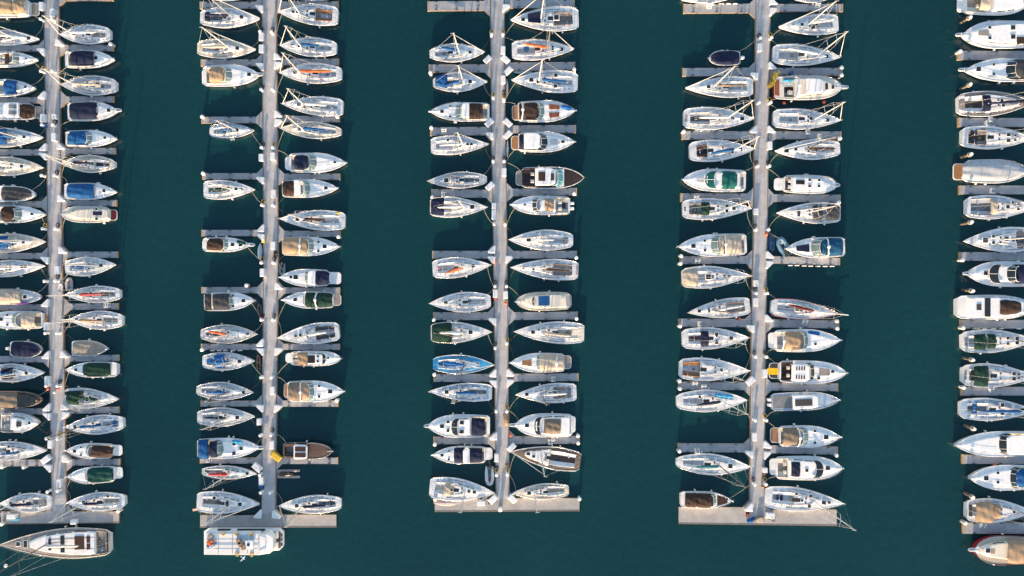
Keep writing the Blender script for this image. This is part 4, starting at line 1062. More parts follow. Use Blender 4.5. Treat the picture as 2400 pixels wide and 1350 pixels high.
('m', 1979, 578, 1841, 583, 48, "white cruiser with blue canopy and dark solar panels", "sp=1976 spc=teak cov=1978,1941,.87,steelblue cov=1940,1927,.82,steelblue,1.1 ws=1926,1901,.84 arch=1941 ck=1905,1972,.82 pad=1866,1897,-.48,.45,navy,.28,solar_panel nohat"),
('s', 1808, 719, 1966, 736, 47, "white sailboat with red black boom and bowsprit", "st=m m=1907 be=1845,.4 c=maroon rim=red hat=1868,.05,.85 spr=1987 cf=ltgrey wh=2 rk=.0"),
('m', 1804, 799, 1969, 797, 54, "white cruiser with tan canopy, blue deck mat", "sp=1812 cov=1843,1879,.78,tan ws=1879,1898,.82 arch=1838 ck=1822,1880,.8 pad=1895,1921,.55,.95,royal,.08,deck_mat hat=1911,-.35,.5"),
('m', 1806, 870, 1983, 874, 54, "!motor yacht with yellow stern mat and ribbed white hardtop", "st=f sp=1824 spc=dkgrey ck=1826,1858,.82 cf=brown cb=brown ht=1855,1898,.76,white,1.5 pad=1866,1869,.25,.6,dkgrey,1.72 pad=1872,1875,.25,.6,dkgrey,1.72 pad=1878,1881,.25,.6,dkgrey,1.72 pad=1884,1887,.25,.6,dkgrey,1.72 pad=1866,1869,-.6,-.25,dkgrey,1.72 pad=1872,1875,-.6,-.25,dkgrey,1.72 pad=1878,1881,-.6,-.25,dkgrey,1.72 pad=1884,1887,-.6,-.25,dkgrey,1.72 ws=1893,1913,.8,glass pad=1920,1944,-.3,.42,gteak,.3 hat=1951,.15,.6 hat=1919,-.5,.6 pad=1798,1824,-.45,.42,yellow,.1,inflatable_mat"),
('m', 1809, 943, 1966, 937, 44, "!grey decked open motorboat with white console top and twin outboards", "st=f fb=1.1 ob=2 dk=ltblue hull=ltgrey rim=ltgrey nock noroof nohat ht=1858,1918,.76,white,1.0 pad=1864,1904,-.45,.35,dkgrey,1.2 pad=1812,1856,-.8,.8,grey,.03"),
('m', 1809, 1022, 1969, 1024, 52, "cruiser with brown canopy and varnished teak platform", "sp=1824 spc=teak cov=1838,1874,.8,taupe ws=1876,1900,.84 arch=1876 ck=1828,1878,.82 hat=1910,.55,.5 hat=1910,-.55,.5 hat=1936,0,.9"),
('m', 1808, 1097, 1974, 1097, 57, "white motor yacht with black curved front window", "st=f fb=1.5 sp=1816 ck=1822,1850,.82 cf=beige cab=1848,1925,.82,.62,.9 cov=1857,1877,.6,navy,1.4,.2 band=1909,1930,.74,glass,.8 hat=1940,.05,.85 hat=1888,-.1,.6,.9"),
('s', 1794, 1164, 1978, 1180, 57, "long white sailboat with many small roof windows", "st=m m=1909 be=1835 c=none hat=1930,.0,.85 hat=1944,-.0,.6 hat=1898,.5,.6 hat=1897,-.5,.6 hat=1865,.5,.5 hat=1879,.0,.5 pad=1856,1868,-.18,.18,brown,.54 pad=1822,1836,-.25,.25,navy,-.1,cockpit_table cf=ltgrey rk=-.01 jib=none"),
],
'EL': [
('m', 2250, 4, 2412, 8, 60, "large cruiser with beige seating, top right corner", "st=f sp=2258 ck=2264,2308,.82 cf=beige cb=cream cov=2302,2326,.7,beige,1.2 cab=2326,2400,.8,.7,1.0 hat=2380,.2,.6,1.0"),
('m', 2425, 80, 2256, 82, 66, "large white flybridge cruiser with teak foredeck pad", "st=f fb=1.5 nock noroof cab=2415,2278,.82,.58,.7 hat=2287,.05,.9,.2 hat=2316,.45,.6,.7 hat=2316,-.35,.6,.7 hat=2371,.4,.9,.72 hat=2371,-.25,.9,.72 pad=2293,2318,-.2,.3,gteak,.74 pad=2384,2425,-.85,-.3,brown,.75 pul=2238"),
('m', 2432, 164, 2262, 164, 55, "white cruiser with charcoal canopy and glass windscreen", "cov=2432,2384,.86,dkgrey ws=2386,2351,.84,glass hat=2293,.05,.9 hat=2329,.45,.5 hat=2329,-.4,.5 pul=2245 ck=2386,2425,.8"),
('s', 2247, 245, 2425, 240, 60, "sailboat with teak side decks and navy dodger", "st=m dk=gteak m=2402 be=2315 c=navy dod=2307,2325,.62,navy cf=dteak cb=white cw=.78 cw1=.6 hat=2347,.2,.6 hat=2350,-.25,.6 hat=2388,.15,.7 hat=2388,-.15,.7 wh=2 ck=2262,2306,.62 pad=2249,2262,-.9,.9,white,.0,stern_deck pad=2251,2256,-.45,.45,gteak,.05,stern_step"),
('s', 2256, 321, 2420, 325, 55, "white sailboat with twin black steering seats", "st=m m=2395 c=none hat=2362,.3,.7 hat=2362,-.35,.7 hat=2378,.3,.45 hat=2378,-.35,.45 cf=dteak cb=gteak wh=2 ck=2270,2312,.6 pad=2275,2290,.25,.65,navy,.2,seat_cover pad=2275,2290,-.65,-.25,navy,.2,seat_cover"),
('m', 2240, 401, 2414, 402, 56, "!motorboat wrapped in a shiny silver tarpaulin with teak swim platform", "sp=2257 spc=teak nock noroof nohat full=2256,2402,.84,silver2,.7 pad=2262,2400,.86,.95,brown,.03 pad=2262,2400,-.95,-.86,brown,.03"),
('s', 2266, 485, 2425, 486, 57, "white sailboat with teak cockpit and beige dodger", "st=m m=2400 be=2292 c=none dod=2326,2341,.6,beige cf=grey cb=ltgrey ck=2276,2325,.7 hat=2361,0,.7 hat=2385,.4,.5 hat=2385,-.3,.5 hat=2372,.5,.5 wh=2"),
('s', 2425, 560, 2257, 565, 60, "large white sailboat pointing its bow at open water", "st=m m=2345 c=none hat=2308,.0,1.0 hat=2327,.35,.6 hat=2327,-.25,.6 hat=2358,.05,.9 dk=white cf=gteak cb=gteak ck=2382,2415,.6 jib=none mh=.9"),
('m', 2430, 643, 2266, 641, 60, "white flybridge yacht with navy bridge canopy", "st=f fb=1.5 cab=2415,2322,.78,.62,.9 band=2341,2318,.76,glass,.8 cov=2425,2381,.75,navy,1.5 ws=2382,2361,.68,glass,.9 hat=2310,.05,.8 pul=2255 nock"),
('m', 2245, 720, 2425, 720, 58, "wide white motor yacht with brown roof panel", "st=f nock noroof nohat cab=2270,2415,.9,.82,.85 pad=2290,2301,-.25,.3,dkgrey,.92 pad=2309,2322,-.85,.85,glass,.95 cov=2347,2396,.66,brown,1.3 fb=1.5"),
('s', 2256, 801, 2425, 797, 56, "white sailboat with two dark green canopies", "st=m m=2385 c=none be=2330 bim=2286,2313,.66,green dod=2319,2337,.60,green hat=2361,.3,.6 hat=2382,.3,.7 hat=2361,-.3,.6 hat=2382,-.3,.7 pad=2262,2269,-.45,.45,grey,.03,stern_step mast=d"),
('s', 2257, 879, 2425, 882, 57, "white sailboat with large green bimini", "st=m m=2390 c=none bim=2286,2319,.85,green hat=2375,.3,.7 hat=2375,-.3,.7 hat=2389,.3,.45 hat=2389,-.3,.45 pad=2262,2267,-.5,.5,grey,.03,stern_step pad=2277,2286,-.55,.55,dkgrey,.1,cockpit_seat mast=d"),
('s', 2252, 958, 2425, 962, 54, "pale blue decked sailboat with long blue boom cover", "st=m dk=ltblue m=2392 be=2290 c=blue hat=2398,.05,.8 hat=2348,.5,.8 hat=2348,-.3,.8 pad=2279,2290,-.4,.5,blue,.2,wheel_cover cf=grey"),
('m', 2425, 1039, 2236, 1043, 60, "large white cruiser with smooth foredeck and grey windscreen", "ws=2365,2336,.84,glass ht=2415,2360,.8,white,1.1 ck=2366,2415,.8 nohat"),
('m', 2425, 1119, 2270, 1120, 60, "white motorboat with blue canopy and dark windscreen", "cov=2425,2385,.72,blue ws=2386,2364,.84,glass ck=2386,2420,.8 hat=2311,0,.9 hat=2339,.42,.55 hat=2339,-.35,.55"),
('s', 2266, 1196, 2420, 1199, 58, "white sailboat with big tan bimini and tan dodger", "st=m m=2392 c=none be=2310 bim=2290,2331,.85,tan dod=2333,2348,.6,tan hat=2375,0,.55 hat=2385,0,.7 pad=2272,2280,-.6,.6,dkgrey,.1,stern_seat mast=d"),
('m', 2425, 1291, 2282, 1288, 69, "!red hulled trawler with tan roof canvas at the bottom right corner", "st=t hull=red rim=maroon dk=beige fb=1.5 nock noroof cab=2415,2296,.72,.5,.6,cream cov=2415,2367,.8,tan,1.4,.4 hat=2312,.05,.9,.6 pad=2320,2332,-.2,.15,tan,.62 pul=2268"),
],
}
BOATS = {}
def unit(motor_): return "motorboats moored at the piers" if motor_ else "sailboats moored at the piers"
for key, rows in FLEET.items():
    BOATS[key] = []
    for i, (t, xs, ys, xb, yb, w, look, fs) in enumerate(rows):
        b = (motor if t == 'm' else sail)(xs, ys, xb, yb, w, fs)
        if look[0] == '!': lab = look[1:]
        elif key == 'EL': lab = "%s, %s down the right edge" % (look, ORD[i + 1])
        else: lab = "%s, %s down on %s of %s pier" % (look, ORD[i + 1], SIDE[key[1]], PIER[key[0]])
        lab = " ".join(lab.split()[:16])
        tag(b.root, lab, "motorboat" if t == 'm' else "sailboat", unit(t == 'm'))
        b.col = key; b.no = i + 1; b.rowd = (xs, ys, xb, yb, w)
        BOATS[key].append(b)
# ------------------------------------------------------------------ dinghies, kayaks, floats
def dinghy(px, py, lpx, wpx, ang, tube_m, floor_m, label, extras=(), rib=True, z=.0):
    """inflatable: bow along +x of its own frame"""
    v = P(px, py, .4)
    root = empty("dinghy", (v.x, v.y, z), R(ang))
    tag(root, label, "dinghy", "small tenders tied to the piers")
    L, W = lpx * GS, wpx * GS / 2
    r = W * .36
    m = MB()
    pts = [(-L / 2, W - r, .35), (-L * .1, W - r, .36), (L * .2, (W - r) * .92, .40), (L * .38, (W - r) * .55, .46), (L / 2 - r, 0, .5)]
    pts += [(p[0], -p[1], p[2]) for p in pts[-2::-1]]
    m.tube(pts, [r * .5] + [r] * (len(pts) - 2) + [r * .5], 9)
    m.build("inflatable_tube", [tube_m], root)
    f = MB(); prism(f, [(-L * .42, -(W - r)), (L * .15, -(W - r)), (L * .38, 0), (L * .15, W - r), (-L * .42, W - r)], .1, .22, 0, 0)
    f.build("floor", [floor_m], root)
    t = MB(); t.box((-L * .42, 0, .38), (.1, 2 * (W - r), .4), 0); t.box((-L * .05, 0, .42), (.28, 2 * (W - r), .06), 0); t.build("thwart", [floor_m], root)
    if 'ob' in extras:
        o = MB(); o.box((-L * .5, 0, .62), (.5, .32, .4), 0, bev=.1); o.box((-L * .5, 0, .2), (.14, .12, .7), 0); o.build("outboard_motor", [mat("dark outboard", (.06, .06, .065), .4, .1, 2)], root)
    for e in extras:
        if e in CLR:
            o = MB(); o.cyl((L * .2, 0), .32, .2, .5, 10, bev=.08); o.build("fuel_tank", [paint(e)], root)
    return root
GREYT = mat("grey tube fabric", (.33, .36, .38), .6, .1, 2)
LTUBE = mat("light tube fabric", (.55, .58, .60), .6, .1, 2)
NAVT = mat("navy tube fabric", (.02, .06, .13), .6, .2, 2)
DARKF = mat("dark dinghy floor", (.06, .07, .08), .7, .2, 3)
dinghy(162, 666, 31, 19, 90, GREYT, mat("grey dinghy floor", (.25, .26, .28), .7, .1, 3), "grey tender lying alongside the leftmost pier below the bow-out blue boomed sailboat", ('red',))
dinghy(661.5, 631, 29, 16, -90, mat("teal grey tube", (.18, .24, .26), .6, .1, 2), DARKF, "dark grey tender beside the second pier above the navy canopied hardtop cruiser", ('ob',))
dinghy(1147.5, 1116, 45, 23, -90, LTUBE, mat("blue grey floor", (.12, .18, .21), .7, .2, 3), "light grey inflatable with red tank beside the foot of the third pier", ('ob', 'red'))
dinghy(1808, 567, 42, 16, 90, NAVT, mat("blue dinghy floor", (.10, .25, .38), .6, .3, 3), "navy tender moored against the fourth pier beside the orange buoy", ('ob',))
dinghy(1836, 578, 50, 27, 118, mat("blue tube", (.10, .22, .34), .5, .3, 3), DARKF, "cluttered blue and white inflatable at the bow of the solar panelled cruiser", ('ob', 'white'))
dinghy(142, 675, 24, 13, 80, LTUBE, GREYT, "small pale tender stowed on the leftmost pier beside the grey tender", ())
dinghy(609, 727, 32, 12, 95, mat("black tube", (.05, .055, .06), .5, .2, 2), DARKF, "black tender between the charcoal canopied pilothouse boat and the second pier", ('ob',))
dinghy(606, 848, 36, 11, 92, mat("brown black tube", (.06, .05, .045), .5, .2, 2), DARKF, "dark tender at the bow of the sailboat with the royal blue dodger", ())

def kayak(px, py, lpx, wpx, ang, c, label, z=ZD, name="kayak", cat="kayak"):
    v = P(px, py, z)
    L, W = lpx * GS, wpx * GS / 2
    m = MB(); rs = []
    for i in range(13):
        t = -1 + 2 * i / 12
        k = max(.06, (1 - abs(t) ** 2.2)) ** .8
        rs.append([(t * L / 2, W * k * math.cos(a), .22 + .2 * k * math.sin(a) + .06 * t * t) for a in [j * math.pi / 5 for j in range(10)]])
    m.rings(rs, 0, sm=True, capb=True)
    o = m.build(name, [canvas(c)], None, (v.x, v.y, z - .0), R(ang))
    tag(o, label, cat, "kayaks and tenders lying about")
    t = MB(); t.tube([(-L * .3, 0, .46), (L * .3, 0, .46)], .03, 5); t.build("keel_strip", [paint('ltgrey')], o)
    return o
kayak(1044, 1178, 56, 14, -2, 'pinkgrey', "pinkish grey covered kayak lying on the third pier's end platform")
kayak(1226, 170, 44, 9, 0, 'ltblue', "pale blue kayak afloat under the third pier's second right finger", .0)
kayak(1188, 208, 44, 7, 90, 'pinkgrey', "slim lilac kayak floating along the right edge of the third pier", .0)
kayak(610.5, 590, 40, 12, 88, 'ltblue', "pale blue upturned dinghy on the second pier beside the green bow cover", .1, "upturned_dinghy", "dinghy")
kayak(1189, 350, 42, 5, 89, 'white', "narrow white kayak floating along the third pier beside the hardtop yacht", .0)
def jetski_float():
    v = P(675.5, 1110.5, .2)
    root = empty("jet_ski_float", (v.x, v.y, 0))
    tag(root, "small beige drive-on float carrying a dark jet ski beside the second pier", "jet ski float")
    L, W = 55 * GS, 20 * GS
    fl = mat("float plastic", (.40, .36, .31), .7, .15, 3)
    m = MB()
    for sg in (-1, 1): m.box((0, sg * W * .36, .12), (L, W * .28, .4), 0, bev=.1)
    m.box((-L * .22, 0, .1), (L * .5, W * .5, .3), 0, bev=.06)
    m.build("float_pontoon", [fl], root)
    s = MB(); rs = []
    for i in range(9):
        t = -1 + i / 4; k = (1 - abs(t) ** 3 * .75)
        rs.append([(t * L * .33 - .35, .42 * k * math.cos(a), .45 + .38 * k * math.sin(a)) for a in [j * math.pi / 5 for j in range(10)]])
    s.rings(rs, 0, sm=True, capb=True)
    j = s.build("jet_ski", [paint('brown')], None, (v.x, v.y, 0))
    tag(j, "dark jet ski parked on the beige float beside the second pier", "jet ski")
    q = MB(); q.box((-.6, 0, .86), (1.2, .36, .16), 0, bev=.06); q.build("seat", [RUBBER], j)
    q = MB(); q.tube([(.15, -.4, .98), (.25, 0, .95), (.15, .4, .98)], .04, 5); q.build("handlebar", [STEEL], j)
jetski_float()

# ------------------------------------------------------------------ the flat roofed ferry by the second pier
def ferry():
    z = 1.3
    c = P(570.5, 1268.5, z); root = empty("ferry", (c.x, c.y, 0), R(0))
    tag(root, "long flat roofed white ferry with yellow lifebuoys below the second pier's end platform", "ferry")
    k = GS * (H - z) / H
    def X(px): return (px - 570.5) * k
    def Y(py): return -(py - 1268.5) * k
    m = MB()
    lp = [(X(478), Y(1300)), (X(478), Y(1245)), (X(489), Y(1238)), (X(655), Y(1238)), (X(664), Y(1248)), (X(664), Y(1281)), (X(655), Y(1290)), (X(640), Y(1291)), (X(632), Y(1297)), (X(606), Y(1301))][::-1]
    m.rings([[(x * .985, y * .94, -.3) for x, y in lp], [(x * .99, y * .96, .3) for x, y in lp], [(x, y, 1.2) for x, y in lp], [(x, y, 1.28) for x, y in lp]], 0)
    m.build("hull", [GEL, BOOT], root)
    d = MB(); d.box((X(648), Y(1265), 1.30), (X(660) - X(640), Y(1246) - Y(1285), .05)); d.build("stern_deck", [DARKT], root)
    for px, py, a, b_ in ((650.5, 1252, .55, 1.2), (650.5, 1278, .55, 1.3)):
        q = MB(); q.box((X(px), Y(py), 1.6), (a, b_, .55), 0, bev=.06); q.build("bench", [paint('cream')], root)
    for py in (1254, 1264, 1276):
        q = MB(); q.box((X(660.5), Y(py), 1.31), (.28, .62, .05)); q.build("stern_window", [GLASS], root)
    rf = MB(); RM = mat("ferry roof paint", (.70, .69, .66), .6, .08, 1.2)
    z0, z1 = 2.9, 3.05
    kk = (H - 3) / (H - z)
    def XY(px, py): return ((px - NX) * GS * (H - 3) / H - c.x, -(py - NY) * GS * (H - 3) / H - c.y)
    lp = [XY(*p) for p in ((482, 1299), (482, 1251), (606, 1251), (606, 1299))][::-1]
    rf.rings([[(x, y, z0) for x, y in lp], [(x, y, z1) for x, y in lp]], 0)
    ro = rf.build("roof", [RM], root)
    w = MB()
    lp2 = [XY(*p) for p in ((484, 1297), (484, 1246), (610, 1246), (610, 1297))][::-1]
    w.rings([[(x, y, 1.28) for x, y in lp2], [(x, y, 2.9) for x, y in lp2]], 0); w.build("cabin", [GEL], root)
    for a, b_ in ((507, 537), (553, 618)):
        x0, y0 = XY(a, 1245); x1, _ = XY(b_, 1245)
        q = MB(); q.box(((x0 + x1) / 2, y0 - .0, 2.2), (x1 - x0, .3, .5)); q.build("side_window", [GLASS], root)
    x0, y0 = XY(488, 1297); x1, y1 = XY(600, 1297)
    for i in range(5):
        q = MB(); q.box((x0 + (x1 - x0) * (i + .5) / 5, y0 - .02, 2.2), ((x1 - x0) / 5 * .8, .12, .7)); q.build("side_window", [GLASS], root)
    for px in (512, 545, 580, 606):
        a = XY(px, 1251.5); b_ = XY(px, 1298.5)
        q = MB(); q.tube([(a[0], a[1], 3.12), (b_[0], b_[1], 3.12)], .04, 5); q.build("roof_rail", [STEEL], ro)
    q = MB(); a = XY(606, 1275)
    wl = [XY(*p) for p in ((608, 1299), (608, 1252), (630, 1249), (642, 1258), (642, 1286), (630, 1297))][::-1]
    q.rings([[(x, y, 1.28) for x, y in wl], [(x, y, 3.1) for x, y in wl], [(x * .97 + a[0] * .03 + .05, y * .9 + a[1] * .1, 3.5) for x, y in wl]], 0)
    wh = q.build("wheelhouse", [GEL], root)
    q = MB(); p0, p1, p2, p3 = XY(609, 1258), XY(609, 1293), XY(625, 1285), XY(625, 1264)
    q.tube([(p[0], p[1], 3.62) for p in (p0, p1, p2, p3, p0)], .05, 5); q.build("awning_frame", [STEEL], wh)
    for py, mc in ((1264, 'ltgrey'), (1275, 'ltblue'), (1286, 'ltgrey')):
        a, e = XY(484, py), XY(604, py); q = MB(); q.box(((a[0] + e[0]) / 2, a[1], 3.06), (e[0] - a[0], .12 if mc == 'ltgrey' else .42, .03)); q.build("roof_seam", [paint(mc)], ro)
    for xa, xb, ya, yb_ in ((556, 578, 1253, 1262), (583, 599, 1253, 1262), (486, 503, 1256, 1262)):
        a, e = XY(xa, ya), XY(xb, yb_); q = MB(); q.box(((a[0] + e[0]) / 2, (a[1] + e[1]) / 2, 3.07), (e[0] - a[0], a[1] - e[1], .05), 0, bev=.01); q.build("roof_mat", [paint('ltblue')], ro)
    bx, by = XY(584, 1275)
    q = MB(); q.box((bx + .1, by, 3.25), (1.5, 1.5, .4), 0, bev=.1); q.cyl((bx, by), .28, 3.45, 3.52, 12, 1); q.build("ventilator", [GEL, GLASS], ro)
    for px, py in ((565, 1274), (572, 1281), (561, 1268)):
        v = XY(px, py); q = MB(); q.box((v[0], v[1], 3.3), (.8, 1.0, .45), 0, .3, .05); 
        o = q.build("crate", [mat("cardboard brown", (.28, .19, .12), .8, .2, 3)], None, None)
        o.location = (c.x, c.y, .03)
        tag(o, "brown crate of the loose pile on the ferry roof", "crate", "brown crates on the ferry roof")
    for px, py in ((524, 1250.5), (555, 1251), (589.5, 1251.5), (556.5, 1298.5), (590.5, 1299)):
        v = XY(px, py); q = MB()
        q.tube([(v[0] + .30 * math.cos(a), v[1] + .30 * math.sin(a), 3.16) for a in [i * math.pi / 8 for i in range(17)]], .09, 6, 0, caps=False)
        o = q.build("lifebuoy", [mat('faded lifebuoy', (.50, .33, .06), .6, .2, 3)], ro)
    for px, py, cc, a in ((492, 1272, 'orange', .9), (497, 1267, 'orange', .6), (489, 1279, 'blue', .5), (499, 1279, 'ltblue', .8), (504, 1275, 'grey', .6), (495, 1255, 'tan', .7)):
        v = XY(px, py); q = MB(); q.box((v[0], v[1], 3.28), (a, a * .8, .4), 0, px * .7, .1)
        o = q.build("storage_bag", [canvas(cc)], None, (c.x, c.y, 0))
        tag(o, {492: "large orange bag on the ferry roof's left end", 497: "smaller orange bag on the ferry roof above the large one", 489: "blue bag at the ferry roof's left edge", 499: "pale blue bag near the ferry roof's left end", 504: "grey bundle near the ferry roof's left end", 495: "tan bundle on the ferry roof's upper left corner"}[px], "bag", "loose bags on the ferry roof")
ferry()

# ------------------------------------------------------------------ dock boxes, pedestals, piles, steps
BOXW = mat("dock box fibreglass", (.70, .71, .72), .4, .06, 1.5)
def make_corner(kind):
    b = MB()
    if kind == 'tri': lp = [(-.75, -.62), (.55, -.72), (.78, -.50), (-.45, .72), (-.72, .55)]
    else: lp = [(-.85, -.5), (.85, -.5), (.85, .5), (-.85, .5)]
    b.rings([[(x * .92, y * .92, 0) for x, y in lp], [(x * .96, y * .96, .66) for x, y in lp]], 0)
    l = MB(); l.rings([[(x, y, .64) for x, y in lp], [(x, y, .73) for x, y in lp], [(x * .8, y * .8, .85) for x, y in lp]], 0)
    return shared(b, "dock_box", [BOXW]), shared(l, "lid", [BOXW])
TRI = make_corner('tri')
def long_box(w, l):
    b = MB(); b.box((0, 0, .45), (w * .92, l * .95, .9), 0)
    m = MB(); m.box((0, 0, .95), (w, l, .12), 0, bev=.06)
    return shared(b, "dock_box", [BOXW]), shared(m, "lid", [BOXW])
LONG = long_box(.85, 1.5)
ROT = make_corner('rect')
def place_box(meshes, px, py, ang, label, sc=(1, 1, 1), c=None, name="dock_box"):
    v = P(px, py, ZD)
    o = link(name, meshes[0], None, v, ang); o.scale = sc
    l = link("lid", meshes[1], o)
    if c:
        for q, me in ((o, meshes[0]), (l, meshes[1])):
            q.data = me.copy(); q.data.materials[0] = c
    tag(o, label, "dock box", "dock boxes on the piers")
    return o
# corners with a triangular box: pier+side, finger index, T(op) / B(ottom)
TRIS = {'AR': [(1, 'T'), (3, 'T'), (4, 'T'), (5, 'T'), (7, 'T'), (8, 'T'), (8, 'B'), (9, 'T')],
        'AL': [(0, 'B'), (1, 'T'), (2, 'T'), (2, 'B'), (4, 'B'), (5, 'T'), (6, 'T'), (7, 'T'), (7, 'B'), (8, 'B')],
        'BL': [(0, 'B'), (1, 'B'), (3, 'B'), (4, 'T'), (4, 'B'), (6, 'T'), (6, 'B'), (7, 'B')],
        'BR': [(1, 'T'), (1, 'B'), (2, 'T'), (2, 'B'), (5, 'T'), (6, 'B'), (7, 'B')],
        'CL': [(2, 'B'), (4, 'T'), (4, 'B'), (5, 'B'), (6, 'T'), (6, 'B'), (7, 'T')],
        'CR': [(0, 'B'), (4, 'B'), (6, 'T'), (6, 'B')],
        'DL': [(1, 'B'), (2, 'T'), (5, 'B'), (7, 'B')],
        'DR': [(0, 'T'), (0, 'B'), (1, 'T'), (2, 'T'), (4, 'T'), (4, 'B'), (5, 'T'), (7, 'T'), (7, 'B')]}
def corner(k, s, fi, tb):
    yw, yt, xt, h = FING[k + s][fi]
    sg = -1 if s == 'L' else 1
    e = pier_edge(PL[k], yw)[0 if s == 'L' else 1]
    y = yw + (-1 if tb == 'T' else 1) * (h / 2 + 3.5)
    return e + sg * 3.5, y
def tri_rot(s, tb):
    return {('R', 'T'): 0.0, ('L', 'T'): -R(90) + R(180) - R(90) + 0, ('L', 'B'): R(180), ('R', 'B'): R(-90)}[(s, tb)]
def tri_mesh_dir(s, tb):
    # right angle corner of the box sits against the pier, hypotenuse towards the water
    return {('R', 'T'): 0, ('R', 'B'): -90, ('L', 'B'): 180, ('L', 'T'): 90}[(s, tb)]
for ks, lst in TRIS.items():
    for fi, tb in lst:
        x, y = corner(ks[0], ks[1], fi, tb)
        nth = fi + 1 - (1 if ks == 'AR' and False else 0)
        place_box(TRI, x, y, R(tri_mesh_dir(ks[1], tb)), "triangular dock box %s %s %s finger, %s pier" % (
            'above' if tb == 'T' else 'below', ORD[nth], SIDE[ks[1]], PIER[ks[0]]), (1, 1, 1))
for k, s, x, y in (('B', 'L', 606, 1202.5), ('B', 'R', 650, 1203.5), ('D', 'L', 1753, 1186)):
    place_box(TRI, x, y, R(tri_mesh_dir(s, 'T')), "triangular dock box where the %s pier meets its platform's %s half" % (PIER[k], SIDE[s]), (1.1, 1.1, 1))
# rectangular boxes turned across a corner
for x, y, a, k, lab, sc in (
    (1184.5, 141, -45, 'C', "white tilted dock box above the third pier's second right finger", 1), (1191, 168, 45, 'C', "white tilted dock box below the third pier's second right finger", 1),
    (1142.5, 141, 45, 'C', "white tilted dock box above the third pier's second left finger", .9),
    (1147, 289, 45, 'C', "white tilted dock box above the third pier's third left finger", 1), (1190, 289, -45, 'C', "white tilted dock box above the third pier's third right finger", 1),
    (1190, 317, 45, 'C', "white tilted dock box below the third pier's third right finger", 1), (1148.5, 437, 45, 'C', "white tilted dock box above the third pier's fourth left finger", 1),
    (1199, 1047, 45, 'C', "pale tilted dock box below the third pier's last right finger", 1), (1200.5, 1167, -45, 'C', "white tilted dock box at the right foot of the third pier", 1),
    (1156, 1168, 42, 'C', "white tilted dock box with blue bag at the left foot of the third pier", 1.05),
    (605, 1094, -40, 'B', "white tilted dock box below the second pier's last left finger", 1.1), (112, 1075, 38, 'A', "pale green lidded dock box above the leftmost pier's last left finger", 1.05),
    (1757, 892, 42, 'D', "white tilted dock box above the fourth pier's seventh left finger", 1.05), (1802, 1206, -5, 'D', "square white dock box on the fourth pier's end platform", 1.0)):
    place_box(ROT, x, y, R(a), lab, (sc, sc, 1))
YEL = mat("yellow dock box paint", (.66, .42, .03), .5, .08, 1.5)
place_box(ROT, 649, 1068, R(-38), "bright yellow dock box above the second pier's last right finger", (1.25, 1.1, 1), YEL)
place_box(ROT, 619, 561, R(90), "dull yellow crate below the second pier's fifth left finger", (.75, .7, .8), mat("faded yellow paint", (.45, .42, .06), .6, .1, 2), "storage_crate")
place_box(LONG, 1159.5, 612, 0, "orange crate below the third pier's fifth left finger", (.7, .6, .8), mat("orange crate plastic", (.65, .14, .03), .5, .1, 2), "storage_crate")
BXS = {'A': [(103, 18), (128, 33), (106, 279), (133, 275, .6), (132, 323), (139, 633), (114.5, 764), (116.5, 890), (123.5, 1039), (144, 1130)],
       'B': [(615.5, 89), (615.5, 117), (615, 371, .9), (642, 368, .95), (644, 455), (643, 576), (618, 639), (641.5, 914), (610.5, 987, .8), (640, 1041), (615, 1125)],
       'C': [(1179, 121), (1179.5, 189), (1181.5, 405), (1158, 504, 1.2), (1158, 484, .75), (1161, 688), (1185, 691, .9), (1164, 1071, 1)],
       'D': [(1778, 114), (1801, 343), (1769, 497, .8), (1769, 664, .8), (1768, 708), (1790, 874), (1765.5, 1022), (1790, 1100, .6)]}
for k, lst in BXS.items():
    for i, p in enumerate(sorted(lst, key=lambda q: q[1])):
        s = p[2] if len(p) > 2 else 1.0
        el, er = pier_edge(PL[k], p[1])
        side = 'left' if p[0] < (el + er) / 2 else 'right'
        place_box(LONG, p[0], p[1], R(random.uniform(-2, 2)), "long white dock box, %s edge of the %s pier, box %s down" % (side, PIER[k], ORD[i + 1]), (1.0, s, 1))
place_box(LONG, 1128, 1176.5, R(90), "white dock box lying along the third pier's end platform", (1, 1, 1))
place_box(LONG, 33, 1207.5, R(90), "white dock box on the leftmost pier's end platform", (1, 1.1, 1))
place_box(LONG, 178, 1220.5, R(90), "small pale dock box at the lower edge of the leftmost platform", (1, .75, 1))
def tarp(px, py, lx, ly, c, ang, label):
    v = P(px, py, ZD); m = MB(); rnd = random.Random(int(px))
    n = 7; vs = []
    for i in range(n):
        for j in range(n):
            u, w = i / (n - 1) * 2 - 1, j / (n - 1) * 2 - 1
            e = max(abs(u), abs(w))
            vs.append((u * lx * GS / 2, w * ly * GS / 2, .02 + (.5 if e < .6 else .35 if e < .8 else .0) + rnd.uniform(0, .09) * (1 if e < .9 else 0)))
    m.add(vs, [(i * n + j, (i + 1) * n + j, (i + 1) * n + j + 1, i * n + j + 1) for i in range(n - 1) for j in range(n - 1)], 0, True)
    o = m.build("folded_tarpaulin", [canvas(c)], None, v, R(ang)); tag(o, label, "tarpaulin", "tarpaulins left on the piers")
    t = MB(); t.tube([(-lx * GS / 2, 0, .1), (-lx * GS * .3, 0, .56), (lx * GS * .3, 0, .56), (lx * GS / 2, 0, .1)], .03, 5); t.build("lashing", [ROPE], o)
tarp(35, 1216, 25, 8, 'sky', 0, "turquoise tarpaulin on the leftmost pier's end platform")
tarp(105.5, 293, 12, 14, 'blue', 0, "blue tarpaulin on the leftmost pier's left edge by the second finger")
tarp(1159, 1174, 14, 7, 'royal', 40, "blue bag against the tilted dock box at the third pier's left foot")
